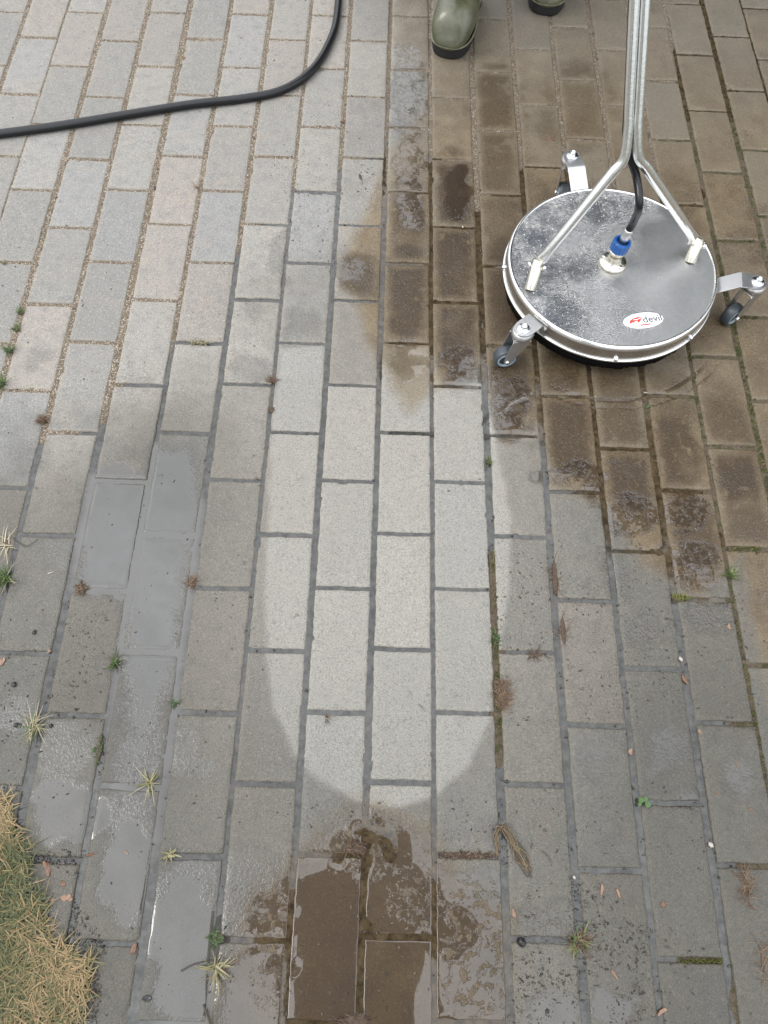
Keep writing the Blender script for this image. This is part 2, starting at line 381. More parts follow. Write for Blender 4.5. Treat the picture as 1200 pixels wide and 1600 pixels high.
M['clov'] = simple('clover_leaf', (.05, .11, .025), .45, 0, .2, 150)

# ------------------------------------------------------------------ paving layout
W, WB, L, GAP = .106, .0966, .21457, .0072
DU = [0.4, 0.3, -6.6, -4.4, -4.1, -0.2, -0.5, 1.0, -1.8, -1.1, -0.6, -2.2, 0.6, 1.5, 1.2, 3.2, 0.1, 0.9, 3.5]
DV = [-0.129, -0.097, -0.084, -0.099, -0.035, -0.004, -0.003, 0.041, 0.036, 0.07, 0.075, 0.093, 0.08, 0.024, -0.02, 0.07, 0.033, 0.039, -0.088]
def du(c): return DU[c + 10] / 1000 if -10 <= c <= 8 else 0
def dv(c): return DV[c + 10] if -10 <= c <= 8 else (-.1 if c < 0 else 0)
class Brick: pass
bricks = []
for c in range(-34, 34):
    for r in range(-16, 26):
        b = Brick(); b.c = c
        y0 = (r + (.5 if c % 2 else 0) + dv(c)) * L
        b.x0 = c * W + du(c) + random.uniform(-.0006, .0006); b.x1 = b.x0 + WB + random.uniform(-.0008, .0008)
        b.y0 = y0 + GAP / 2 + random.uniform(-.0009, .0009); b.y1 = y0 + L - GAP / 2 + random.uniform(-.0009, .0009)
        b.z = max(-.0004, random.gauss(0, .0006)); b.tx = random.gauss(0, .0035); b.ty = random.gauss(0, .0025)
        b.rnd = random.random(); b.rnd2 = random.random()
        if -.52 < b.x0 < -.2 and -.5 < b.y0 < .5: b.z *= .2; b.tx *= .3; b.ty *= .3
        b.near = (-1.25 < b.x0 < 1.2) and (-.75 < b.y0 < 2.1)
        bricks.append(b)
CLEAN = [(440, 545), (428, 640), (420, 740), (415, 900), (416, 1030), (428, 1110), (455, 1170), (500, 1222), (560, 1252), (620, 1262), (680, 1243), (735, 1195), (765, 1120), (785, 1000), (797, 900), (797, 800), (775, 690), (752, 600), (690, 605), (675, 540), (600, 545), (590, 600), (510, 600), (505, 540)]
def bottom_mask(X, Y): return pmask([(520, 1270), (560, 1255), (680, 1300), (720, 1370), (800, 1440), (815, 1750), (320, 1750), (350, 1520), (400, 1400), (465, 1330)], X, Y, .03, 0, .02)
def dk_mask(X, Y):  # spots where the mirrored worker and tree are painted dark
    dk = np.zeros(X.shape)
    for e, v in [((640, 330, 36, 50), .6), ((710, 300, 34, 55), .9), ((712, 410, 34, 60), 1), ((640, 460, 36, 70), 1), ((712, 510, 34, 70), 1), ((560, 430, 34, 30), .7), ((775, 170, 34, 60), .55), ((780, 250, 34, 50), .5), ((785, 340, 34, 50), .35), ((785, 470, 30, 90), .6),
                 ((800, 600, 36, 60), .7), ((880, 590, 44, 40), .6), ((885, 680, 50, 60), .95), ((965, 600, 40, 50), .5), ((970, 665, 44, 40), .6), ((985, 740, 46, 50), .9), ((1045, 640, 40, 50), .4), ((1050, 720, 46, 60), .75), ((1075, 830, 50, 60), .6), ((1130, 660, 44, 40), .5), ((1150, 740, 46, 50), .95), ((1160, 830, 50, 50), .5),
                 ((900, 170, 50, 60), .35), ((1050, 330, 50, 60), .2), ((620, 560, 24, 20), .5)]:
        dk = np.maximum(dk, pmask(ell(e[0], e[1], e[2] * 1.25, e[3] * 1.2), X, Y, .026, 0, .03) * min(1, v * 1.25))
    return dk
def masks(X, Y):
    """wetness, brown with painted reflections, clean patch, film cover, ripple strength, moss... in metres on the ground"""
    z = np.zeros(X.shape); r = {}
    dryp = [(-900, -900), (640, -900), (600, 120), (590, 330), (500, 400), (430, 470), (420, 640), (330, 600), (240, 640), (120, 700), (-900, 760)]
    dry = pmask_big(dryp, X, Y, .15, .09)
    brown = pmask_big([(612, 60), (675, 140), (615, 230), (590, 300), (530, 420), (560, 470), (585, 560), (640, 640), (700, 600), (750, 560), (790, 690), (850, 650), (860, 760), (950, 790), (1010, 880), (1090, 930), (1160, 870), (1200, 1100), (2600, 1100), (2600, -900), (760, -900), (612, -300)], X, Y, .02, .012)
    bottom = bottom_mask(X, Y)
    top = sstep(1.0, 1.7, Y) 
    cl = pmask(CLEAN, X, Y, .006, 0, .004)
    r['wet'] = np.clip(1 - dry, 0, 1) * np.clip((.41 + .42 * sstep(.16, .5, np.abs(X - .03)) + .34 * sstep(.15, -.3, Y)) * (1 - .42 * cl) * (1 - brown) + brown * (.66 - .06 * top + .3 * dk_mask(X, Y)) + .3 * bottom, 0, 1)  # wetness; near rows also painted darker for the weaker sky reflection
    r['dirt_refl'] = np.clip(np.maximum(brown * (.95 - .5 * top), bottom * .78) + .16 * (1 - dry) , 0, 1)  # browner old pavers, plus dark reflections painted in as brown
    dk = dk_mask(X, Y)
    r['dark'] = dk

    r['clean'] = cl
    cov = .16 + .22 * fbm(X, Y, 9, 3) * (1 - dry) + .06 * (1 - dry) * sstep(.4, -.3, Y)
    cov = cov * (1 - dry) * (1 - .75 * cl)
    def add(px, v, soft, wob=.008):
        nonlocal cov
        cov = np.maximum(cov, pmask(px, X, Y, soft, 0, wob) * v)
    flood = flood_mask(X, Y, 2.4); r['silt'] = flood; cov = np.maximum(cov, flood * 1.1)
    for e in [(170, 705, 42, 28), (215, 600, 36, 16), (385, 575, 50, 28), (470, 500, 38, 30), (40, 700, 40, 40), (400, 480, 30, 22), (60, 560, 30, 20),
              (335, 800, 40, 22), (110, 860, 60, 40), (100, 1180, 60, 70), (330, 1420, 120, 120), (300, 1180, 40, 50), (430, 1430, 60, 120), (520, 1270, 40, 50),
              (640, 1260, 40, 30), (730, 1300, 50, 30), (960, 900, 40, 50), (1000, 990, 36, 40), (910, 1180, 40, 40), (1040, 1180, 46, 60), (1110, 960, 46, 40), (1060, 1250, 50, 40),
              (850, 1440, 70, 40), (1150, 1220, 40, 50), (830, 1120, 40, 20), (930, 1330, 60, 40), (20, 1120, 40, 60), (60, 1430, 60, 40), (440, 400, 20, 60)]:
        add(ell(*e), .66, .034, .03)
    for e in [(905, 745, 46, 26), (980, 800, 46, 34), (1075, 800, 44, 40), (1085, 890, 44, 50), (720, 596, 34, 20), (800, 640, 34, 50), (640, 150, 30, 90), (640, 260, 30, 50), (640, 330, 30, 40), (715, 300, 26, 50), (715, 560, 34, 24), (640, 560, 30, 40), (180, 830, 60, 110), (110, 1270, 70, 60), (200, 1350, 46, 90), (290, 1480, 60, 120), (60, 1560, 90, 90), (730, 1400, 60, 50), (740, 1570, 70, 60), (995, 805, 40, 32), (545, 420, 26, 18), (760, 590, 20, 20), (720, 595, 30, 14), (790, 640, 22, 40), (870, 740, 40, 16), (1065, 800, 26, 18), (850, 1590, 60, 40), (960, 1580, 40, 40)]:
        add(ell(*e), .95, .018, .026)
    cov = np.maximum(cov, bottom * .95); cov = np.maximum(cov, dk * (.25 + .35 * fbm(X, Y, 16, 8)))
    cov = np.maximum(cov, brown * (1 - .6 * top) * (.15 + .5 * fbm(X, Y, 12, 8)))
    dcc = np.hypot(X - .459, Y - .798); arc = (np.exp(-((dcc - .262) / .006) ** 2) + .8 * np.exp(-((dcc - .283) / .004) ** 2)) * sstep(.68, .6, Y) * sstep(.30, .36, X); cov = np.maximum(cov, arc)
    r['cover'] = cov
    bl = np.zeros(X.shape)
    for e, v in [((640, 90, 34, 60), .9), ((635, 180, 34, 40), .9), ((640, 250, 34, 40), .7), ((635, 370, 36, 60), .9), ((560, 390, 34, 40), .8), ((555, 500, 34, 26), 1), ((635, 450, 36, 90), .35), ((715, 440, 34, 120), .22), ((725, 545, 22, 30), .7),
                 ((725, 540, 30, 50), .7), ((905, 710, 60, 60), .8), ((975, 770, 60, 60), .5), ((1075, 850, 50, 70), 1), ((900, 860, 50, 60), .8), ((745, 1480, 50, 110), 1), ((650, 1400, 40, 60), .6),
                 ((560, 1330, 50, 40), .8), ((425, 1470, 30, 100), .7), ((850, 1430, 80, 60), .6), ((1000, 1000, 60, 80), .3), ((1110, 1000, 50, 70), .4), ((800, 610, 40, 60), .8)]:
        bl = np.maximum(bl, pmask(ell(*e), X, Y, .02, 0, .012) * v)
    r['blob'] = np.clip(bl + .05 * (1 - dry) * (1 - cl), 0, 1)
    return r
def pmask_big(px, X, Y, soft, wob):
    # polygon that leaves the frame: clip its corners to points this side of the horizon
    poly = []
    for p in px:
        x, y = p
        g = G(max(-700, min(2000, x)), max(-420, min(2400, y))); poly.append((g.x, g.y))
    d = sdf(np.array(poly), X, Y) + wob * (fbm(X, Y, 14, 7) - .5) * 2
    return sstep(-soft, soft, d)
def flood_mask(X, Y, k=1):
    a = pmask([(150, 745), (228, 742), (240, 700), (300, 700), (310, 800), (300, 880), (285, 960), (278, 1100), (272, 1230), (255, 1310), (225, 1400), (150, 1400), (140, 1330), (155, 1240), (168, 1130), (190, 1020), (196, 940), (120, 915), (125, 840)], X, Y, .022 * k, 0, .01)
    b = pmask([(245, 1340), (340, 1350), (352, 1440), (400, 1600), (420, 1750), (230, 1750), (215, 1600), (225, 1480)], X, Y, .02 * k, 0, .012)
    return np.clip(np.maximum(a * (.62 + .38 * sstep(-.12, .06, Y)), b * .45), 0, 1)

# --- paver mesh
def template(nx, ny):
    def ax(n):
        base = [0, 0, .0016, .0040]; mid = list(np.linspace(.0040, 1 - .0040, n)[1:-1])
        return base, mid
    return nx, ny
def brick_arrays(bs, nx, ny):
    """grid per paver: skirt, chamfer ring, top"""
    V = []; Q = []; A = {k: [] for k in ('edge', 'rnd', 'rnd2')}; off = 0
    for b in bs:
        w = b.x1 - b.x0; l = b.y1 - b.y0
        ix = np.concatenate([[0, 0, .0011, .0032], np.linspace(.0032, w - .0032, nx)[1:-1], [w - .0032, w - .0011, w, w]])
        iy = np.concatenate([[0, 0, .0011, .0032], np.linspace(.0032, l - .0032, ny)[1:-1], [l - .0032, l - .0011, l, l]])
        X, Y = np.meshgrid(ix, iy, indexing='ij')
        e = np.minimum(np.minimum(X, w - X), np.minimum(Y, l - Y))
        I, J = np.meshgrid(np.arange(len(ix)), np.arange(len(iy)), indexing='ij')
        ring = np.minimum(np.minimum(I, len(ix) - 1 - I), np.minimum(J, len(iy) - 1 - J))
        xx = X + b.x0; yy = Y + b.y0
        z = b.z + b.tx * (X - w / 2) + b.ty * (Y - l / 2) + (vnoise(xx, yy, 30, 2) - .5) * .0009
        z = np.where(ring == 3, z - .0001, z); bf = 1 - .85 * bottom_mask(xx, yy); z = np.where(ring == 2, z - (.0007 + .0006 * vnoise(xx, yy, 160, 4)) * bf, z); z = np.where(ring == 1, z - .0026 * bf, z); z = np.where(ring == 0, z - .035, z)
        jx = ((vnoise(xx, yy, 190, 6) - .5) * .0016 + (vnoise(xx, yy, 45, 16) - .5) * .0014) * (ring <= 3); jy = ((vnoise(xx, yy, 190, 9) - .5) * .0016 + (vnoise(xx, yy, 45, 19) - .5) * .0014) * (ring <= 3)
        # chipped edges and knocked corners
        chip = sstep(.70, .80, vnoise(xx, yy, 70, 23)) * sstep(.55, .7, vnoise(xx, yy, 17, 27))
        z = np.where((ring == 3) | (ring == 2), z - .0022 * chip, z); z = np.where(ring == 4, z - .0010 * chip, z)
        e = e * (1 - .8 * chip)
        # knocked corners
        V.append(np.stack([xx + jx, yy + jy, z], -1).reshape(-1, 3))
        n0, n1 = len(ix), len(iy); id_ = off + np.arange(n0 * n1).reshape(n0, n1)
        Q.append(np.stack([id_[:-1, :-1], id_[1:, :-1], id_[1:, 1:], id_[:-1, 1:]], -1).reshape(-1, 4)); off += n0 * n1
        A['edge'].append(e.ravel()); A['rnd'].append(np.full(e.size, b.rnd)); A['rnd2'].append(np.full(e.size, b.rnd2))
    return np.concatenate(V), np.concatenate(Q), {k: np.concatenate(v) for k, v in A.items()}
near = [b for b in bricks if b.near]; far = [b for b in bricks if not b.near]
for nm, bs, nx, ny in (('paving', near, 18, 36), ('outer_paving', far, 3, 4)):
    V, Q, A = brick_arrays(bs, nx, ny)
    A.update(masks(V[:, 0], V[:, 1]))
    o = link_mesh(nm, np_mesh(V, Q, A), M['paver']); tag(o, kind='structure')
# --- joint fill and water sheets
def grid(x0, x1, y0, y1, s):
    xs = np.arange(x0, x1 + s, s); ys = np.arange(y0, y1 + s, s); X, Y = np.meshgrid(xs, ys, indexing='ij')
    id_ = np.arange(X.size).reshape(X.shape)
    return X.ravel(), Y.ravel(), np.stack([id_[:-1, :-1], id_[1:, :-1], id_[1:, 1:], id_[:-1, 1:]], -1).reshape(-1, 4)
X, Y, Q = grid(-1.35, 1.35, -.85, 2.35, .0055)
sandp = [(-900, -900), (640, -900), (606, 0), (606, 210), (560, 250), (470, 290), (440, 300), (378, 380), (350, 440), (285, 490), (255, 580), (180, 600), (168, 660), (75, 690), (-900, 700)]
sand = pmask_big(sandp, X, Y, .015, .01)
rsand = pmask_big([(606, -900), (606, 300), (680, 240), (745, 330), (820, 260), (830, 200), (900, 280), (1000, 300), (1060, 200), (1050, -900)], X, Y, .02, .02) * .75
moss = pmask_big([(1000, 200), (1100, 300), (1085, 560), (1000, 640), (1110, 760), (1130, 880), (1140, 1000), (1170, 1250), (1150, 1400), (1180, 1900), (2600, 1900), (2600, 100)], X, Y, .03, .03)
moss = np.maximum(moss, pmask([(765, 860), (790, 860), (790, 1000), (785, 1200), (765, 1200)], X, Y, .006)); moss = np.maximum(moss, pmask(ell(1095, 1502, 38, 12), X, Y, .004))
dryj = np.clip(np.maximum(np.maximum(sand, rsand), moss), 0, 1)
fill = -.0050 + .0026 * dryj + (.0008 + .0012 * dryj) * (fbm(X, Y, 60, 1) - .5)
o = link_mesh('joint_fill', np_mesh(np.stack([X, Y, fill], -1), Q, {'sand': np.clip(np.maximum(sand, rsand), 0, 1), 'moss': moss}), M['joint']); tag(o, kind='structure')
fl = flood_mask(X, Y, 2.4)
puddle_dips = np.zeros(X.shape)
lev = -.0027 - .0030 * dryj + .0020 * np.maximum(sstep(.1, .6, flood_mask(X, Y, 2.4)), bottom_mask(X, Y))
# expanding rings where the spray bar drives water out
dc = np.hypot(X - .459, Y - .798); ring = np.exp(-((dc - .262) / .018) ** 2) * sstep(.9, .6, Y)
lev = lev + .0008 * ring * np.sin((dc - .25) * 2 * math.pi / .016)
cover = np.clip(1.0 - dryj * 1.3, 0, 1); cover = np.maximum(cover, fl) * 1.6
keepq = cover[Q].max(1) > .05
murk = np.clip(1.0 + 0 * fl + .15 * (fbm(X, Y, 20, 2) - .5), 0, 1)
brn = pmask_big([(600, 100), (600, 640), (760, 600), (850, 700), (1000, 900), (1200, 1000), (2600, 1000), (2600, -900), (600, -900)], X, Y, .04, .03)
o = link_mesh('water', np_mesh(np.stack([X, Y, lev], -1), Q[keepq], {'cover': cover, 'murk': murk, 'flat': np.clip(sstep(.05, .5, fl), 0, 1), 'silty': np.clip(np.maximum(brn, bottom_mask(X, Y)), 0, 1)}), M['water']); tag(o, kind='structure')
# ground under and around everything
bm = bmesh.new(); vs = [bm.verts.new(p) for p in ((-150, -150, -.012), (150, -150, -.012), (150, 150, -.012), (-150, 150, -.012))]; bm.faces.new(vs)
tag(bm_obj('ground', bm, M['lawn'], smooth=False), kind='structure')

# ------------------------------------------------------------------ surface cleaner
DC = Vector((.459, .798, 0)); TOP = .100; R = .2135
sc_root = empty('surface_cleaner', DC)
tag(sc_root, 'round stainless steel surface cleaner with three castors and twin-tube handle on the wet brown pavers', 'surface cleaner')
def loc(v): return Vector(v) - DC
bm = bmesh.new(); n = 26
prof = [(0, TOP)] + [(R * .93 * k / n, TOP) for k in range(1, n)] + [(R - .0085, TOP)]
lathe(bm, prof, 128); bm_obj('top_plate', bm, M['plate'], sc_root)
bm = bmesh.new(); lathe(bm, [(R - .0085, TOP - .0002), (R - .0075, TOP + .0012), (R - .0055, TOP + .0016), (R - .0035, TOP + .0008), (R - .0017, TOP - .0012), (R - .0004, TOP - .0042), (R, TOP - .0075)], 160)
bm_obj('top_rim', bm, M['steel'], sc_root)
bm = bmesh.new(); lathe(bm, [(R, TOP - .0075), (R, .068)], 160); bm_obj('skirt', bm, M['skirt'], sc_root)
bm = bmesh.new(); lathe(bm, [(R + .0035 * math.cos(a) * 1.0 + .0005, .0645 + .0032 * math.sin(a)) for a in [math.pi * 2 * k / 12 - math.pi / 2 for k in range(13)]], 160)
bm_obj('lower_bead', bm, M['steel'], sc_root)
bm = bmesh.new(); rb = []
for i in range(240):
    a = 2 * math.pi * i / 240; rr = R - .005; r2 = R - .006 + random.uniform(-.0015, .0015); zz = random.uniform(.029, .032)
    rb.append([bm.verts.new((rr * math.cos(a), rr * math.sin(a), .0625)), bm.verts.new(((rr + .001) * math.cos(a), (rr + .001) * math.sin(a), .045)), bm.verts.new((r2 * math.cos(a), r2 * math.sin(a), zz)), bm.verts.new(((r2 - .008) * math.cos(a), (r2 - .008) * math.sin(a), zz - .004))])
for i in range(240):
    a, b = rb[i], rb[(i + 1) % 240]
    for k in range(3): bm.faces.new((a[k], b[k], b[k + 1], a[k + 1]))
bm_obj('brush_skirt', bm, M['bristle'], sc_root)
for k in range(8):
    a = math.radians(-92 + 45 * k); bm = bmesh.new()
    mt = Matrix.Translation((R * math.cos(a), R * math.sin(a), .0715)) @ Matrix.Rotation(a, 4, 'Z') @ Matrix.Rotation(math.pi / 2, 4, 'Y')
    lathe(bm, [(.0048, 0), (.0048, .002), (.0036, .0055), (.0015, .0068), (0, .007)], 12, mt)
    lathe(bm, [(.0062, 0), (.0062, .0012), (0, .0012)], 6, mt); bm_obj('skirt_bolt', bm, M['bolt'], sc_root)
# hub
hub = None
bm = bmesh.new(); lathe(bm, [(0, TOP + .0005), (.0260, TOP + .0005), (.0275, TOP + .002), (.0275, TOP + .005), (.026, TOP + .006), (.016, TOP + .0065), (.0145, TOP + .016), (.0135, TOP + .018), (.0135, TOP + .030), (.0158, TOP + .031), (.0158, TOP + .037), (.012, TOP + .038), (0, TOP + .038)], 48)
hub = bm_obj('swivel_hub', bm, M['brass'], sc_root)
for a in (math.radians(150), math.radians(-55), math.radians(60)):
    bm = bmesh.new(); lathe(bm, [(.0045, TOP + .006), (.0045, TOP + .0095), (.003, TOP + .0105), (0, TOP + .0105)], 12, Matrix.Translation((.0205 * math.cos(a), .0205 * math.sin(a), 0)))
    bm_obj('hub_bolt', bm, M['bolt'], hub)
bm = bmesh.new(); seg = 60; rr = []
tl = Matrix.Translation((0, 0, TOP + .038)) @ Matrix.Rotation(math.radians(6), 4, 'Y')
for z, ro in ((0, .0150), (.002, .0172), (.021, .0172), (.0235, .0158)):
    rr.append([bm.verts.new(((ro + (.0010 if (i % 4) < 2 and .001 < z < .022 else 0)) * math.cos(2 * math.pi * i / seg), (ro + (.0010 if (i % 4) < 2 and .001 < z < .022 else 0)) * math.sin(2 * math.pi * i / seg), z)) for i in range(seg)])
for z, ro in ((.0235, .0118), (.006, .0110)):
    rr.append([bm.verts.new((ro * math.cos(2 * math.pi * i / seg), ro * math.sin(2 * math.pi * i / seg), z)) for i in range(seg)])
for a, b in zip(rr, rr[1:]):
    for i in range(seg): bm.faces.new((a[i], a[(i + 1) % seg], b[(i + 1) % seg], b[i]))
bm.faces.new(rr[0][::-1]); bm.faces.new(rr[-1]); bmesh.ops.transform(bm, matrix=tl, verts=bm.verts[:])
bm_obj('blue_coupling', bm, M['blue'], sc_root, smooth=False)
bm = bmesh.new(); lathe(bm, [(0, .004), (.0095, .004), (.0098, .014), (.0082, .018), (.0078, .026), (.0088, .028), (.0088, .052), (.0075, .0535), (0, .0535)], 24, tl)
bm_obj('hose_ferrule', bm, M['galv'], sc_root)
# handle: two tubes
MER = CPOS + ray(988, 222) * 1.32; HT = CPOS + ray(1000, 0) * 1.17
hd = (HT - MER).normalized(); side = hd.cross(Vector((0, -1, .3))).normalized(); side = Vector((1, .12, -.15)); side = (side - hd * side.dot(hd)).normalized()
HEND = MER + hd * ((.985 - MER.z) / hd.z)
tr_ = .0083
stubs = [(G(829, 449, TOP), G(842, 406, TOP + .042)), (G(1079, 406, TOP), G(1093, 372, TOP + .036))]
for k, (sb, stp) in enumerate(stubs):
    sgn = -1 if k == 0 else 1
    sb = loc(sb); stp = loc(stp)
    bm = bmesh.new(); ax_ = (stp - sb)
    q = ax_.to_track_quat('Z', 'Y').to_matrix().to_4x4(); q.translation = sb
    ln = ax_.length
    lathe(bm, [(.0118, -.004), (.0118, ln), (.0098, ln), (.0098, ln - .014), (0, ln - .014)], 28, q)
    sbo = bm_obj('handle_socket', bm, M['brass'], sc_root)
    bm = bmesh.new(); q2 = q @ Matrix.Translation((0, 0, ln - .012)) @ Matrix.Rotation(math.radians(90), 4, 'Y')
    lathe(bm, [(0, -.0185), (.005, -.0180), (.0052, -.0125), (.0028, -.0124), (.0028, .0124), (.0052, .0125), (.005, .0175), (0, .018)], 14, q2)
    bm_obj('cross_bolt', bm, M['bolt'], sbo)
    p1 = loc(MER) + side * sgn * tr_ * 1.02
    hend = loc(HEND) + side * sgn * tr_ * 1.02
    low = stp - ax_.normalized() * .010
    d1 = (p1 - hd * .02 - low)
    pts = [low, low + d1 * .06, low + d1 * .12, low + d1 * .3, low + d1 * .6, low + d1 * .86]
    ctr = catmull([low + d1 * .86, low + d1 * .97, p1 + hd * .018, p1 + hd * .05], 6)
    pts = pts + ctr[1:] + [p1 + hd * .12, p1 + (hend - p1) * .5, hend]
    rad_ = [tr_ * (1.16 if i_ < 6 else 1.16 - .16 * min(1, (i_ - 5) / 14)) for i_ in range(len(pts))]
    fl_ = [(.35, 1.15), (.55, 1.12), (1, 1)] + [(1, 1)] * (len(pts) - 3)
    bm = bmesh.new(); tube(bm, pts, rad_, 20, True, fl_); bm_obj('handle_tube', bm, M['steel'], sc_root)
# cross bar with grips where the worker holds it
bm = bmesh.new(); hc = loc(HEND); tube(bm, [hc + Vector((-.25, .015, .0)), hc + Vector((.25, .015, 0))], .011, 20); bar = bm_obj('handlebar', bm, M['steel'], sc_root)
for s_ in (-1, 1):
    bm = bmesh.new(); tube(bm, [hc + Vector((s_ * .135, .015, 0)), hc + Vector((s_ * .255, .015, 0))], .0155, 20); bm_obj('grip', bm, M['rubber'], bar)
# inner hose
f0 = tl @ Vector((0, 0, .050)); f1 = tl @ Vector((0, 0, .075))
bk = Vector((0, .016, -.004))
hp = catmull([f0, f1, loc(CPOS + ray(999, 320) * 1.395), loc(CPOS + ray(994, 275) * 1.385), loc(MER) + bk + Vector((-.003, 0, -.01)), loc(MER) + hd * .1 + bk + Vector((-.007, 0, 0)), loc(HEND) - hd * .1 + bk + Vector((-.007, 0, 0)), loc(HEND) + bk + Vector((0, .03, .0))], 10)
bm = bmesh.new(); tube(bm, hp, .0074, 16); bm_obj('inner_hose', bm, M['hose'], sc_root)
# castors
def castor(ang, rad, swing):
    u = Vector((math.cos(ang), math.sin(ang), 0)); mt = Matrix.Rotation(ang, 4, 'Z')
    # bracket (z-shaped plate) profile in radial/z plane, width 38 mm with rounded nose
    zf = .1075; th = .003; w = .0195
    prof = [(R - .0015, .082), (R + .004, .083), (rad - .036, zf - .001), (rad - .030, zf)]
    bm = bmesh.new(); rows = []
    pl = [(r_, z_, w) for r_, z_ in prof]
    for k in range(9):
        a = k / 8 * math.pi / 2; pl.append((rad - .004 + .0215 * math.sin(a), zf, max(.0012, w * math.cos(a) if k > 0 else w)))
    for r_, z_, w_ in pl:
        rows.append([bm.verts.new((r_, -w_, z_)), bm.verts.new((r_, w_, z_)), bm.verts.new((r_, w_, z_ - th)), bm.verts.new((r_, -w_, z_ - th))])
    for a, b in zip(rows, rows[1:]):
        for k in range(4): bm.faces.new((a[k], a[(k + 1) % 4], b[(k + 1) % 4], b[k]))
    bm.faces.new(rows[0]); bm.faces.new(rows[-1][::-1]); bmesh.ops.transform(bm, matrix=mt, verts=bm.verts[:])
    br = bm_obj('castor_bracket', bm, M['galv'], sc_root, smooth=False, bevel=.0006)
    bm = bmesh.new(); q = mt @ Matrix.Translation((rad, 0, zf))
    lathe(bm, [(.0125, .0002), (.0125, .0016), (.0092, .0018), (.0085, .0022), (.0060, .0024), (.0060, .0095), (.0054, .0105), (.0034, .0105), (.0032, .0065), (0, .0065)], 24, q)
    bm_obj('castor_bolt', bm, M['bolt'], br)
    ca = swing; q = mt @ Matrix.Translation((rad, 0, 0)) @ Matrix.Rotation(ca - ang, 4, 'Z')
    cas = None
    bm = bmesh.new(); lathe(bm, [(0, zf - .0035), (.019, zf - .0035), (.0215, zf - .007), (.0225, zf - .011), (.0215, zf - .016), (.0185, zf - .019), (0, zf - .019)], 32, q)
    # fork cheeks trailing towards +x of the castor frame
    for s_ in (-1, 1):
        ol = [(-.016, .086), (.020, .086), (.028, .040), (.029, .026), (.025, .0195), (.016, .0195), (.000, .050), (-.012, .074)]
        mm_ = q @ Matrix.Translation((0, s_ * .0145, 0)) @ Matrix.Rotation(math.pi / 2, 4, 'X')
        prism(bm, ol, -.0011, .0011, mm_)
    box(bm, (.002, 0, .0865), (.034, .031, .0024), q)
    cas = bm_obj('castor_fork', bm, M['galv'], sc_root, smooth=False, bevel=.0005)
    wq = q @ Matrix.Translation((.0215, 0, .0245)) @ Matrix.Rotation(math.pi / 2, 4, 'X')
    bm = bmesh.new(); lathe(bm, [(.0165, -.0105), (.0218, -.0108), (.0238, -.0085), (.0245, -.004), (.0245, .004), (.0238, .0085), (.0218, .0108), (.0165, .0105), (.0165, -.0105)], 40, wq)
    wh_ = bm_obj('wheel', bm, M['wheel'], cas)
    bm = bmesh.new(); lathe(bm, [(0, -.0095), (.006, -.0098), (.008, -.0075), (.0164, -.0070), (.0164, .0070), (.008, .0075), (.006, .0098), (0, .0095)], 32, wq)
    bm_obj('wheel_hub', bm, M['whub'], wh_)
    bm = bmesh.new()
    for s_ in (-1, 1): lathe(bm, [(.0140, s_ * .0080), (.0148, s_ * .0112), (.0178, s_ * .0118), (.0190, s_ * .0109), (.0190, s_ * .0080)], 40, wq)
    bm_obj('wheel_ring', bm, M['wring'], wh_)
    bm = bmesh.new(); lathe(bm, [(0, -.0185), (.0042, -.018), (.0045, -.0156), (.0045, .0156), (.0042, .018), (0, .0185)], 12, wq); bm_obj('axle_bolt', bm, M['bolt'], cas)
castor(math.radians(-137), .262, math.radians(190))
castor(math.radians(-8.4), .288, math.radians(215))
castor(math.radians(101.2), .304, math.radians(262))
# sticker
sk = G(1005, 501, TOP); sa = math.radians(12); SM = Matrix.Translation(loc(sk) + Vector((0, 0, .0004))) @ Matrix.Rotation(sa, 4, 'Z')
bm = bmesh.new(); prism(bm, [(.0405 * math.cos(a), .0185 * math.sin(a)) for a in [2 * math.pi * k / 48 for k in range(48)]], 0, .0005, SM)
stk = bm_obj('sticker', bm, M['white'], sc_root, smooth=False)
bm = bmesh.new()
for ol in ([(-.030, -.004), (-.0265, .003), (-.019, .0075), (-.008, .0095), (.006, .0085), (-.006, .0070), (-.012, .0045), (-.018, .0055), (-.022, .002), (-.0245, -.003)],
           [(-.024, .001), (-.018, .004), (-.012, .002), (-.008, .0045), (.001, .0065), (-.004, .0030), (-.011, -.001), (-.017, .0005), (-.0215, -.003)],
           [(-.0125, -.0020), (-.0065, .002), (-.002, .0025), (-.007, -.0005), (-.0105, -.0045)]):
    prism(bm, ol, .0006, .0008, SM)
bm_obj('flame_print', bm, M['red'], stk, smooth=False)
bm = bmesh.new(); prism(bm, [(-.009, -.0120), (.0115, -.0120), (.0115, -.0092), (-.009, -.0092)], .0006, .0008, SM); bm_obj('red_strip_print', bm, M['red'], stk, smooth=False)
def text_mesh(body, size, mat4, name, mat, parent, ext=.0001):
    cu = bpy.data.curves.new(name, 'FONT'); cu.body = body; cu.size = size; cu.extrude = ext; cu.offset = .00025; cu.align_x = 'LEFT'
    o = bpy.data.objects.new(name, cu); COL.objects.link(o); bpy.context.view_layer.update()
    me = bpy.data.meshes.new_from_object(o); bpy.data.objects.remove(o); me.transform(mat4)
    return link_mesh(name, me, mat, parent, smooth=False)
text_mesh('devil', .0215, SM @ Matrix.Translation((-.0015, -.0060, .0008)), 'lettering', M['greyp'], stk)

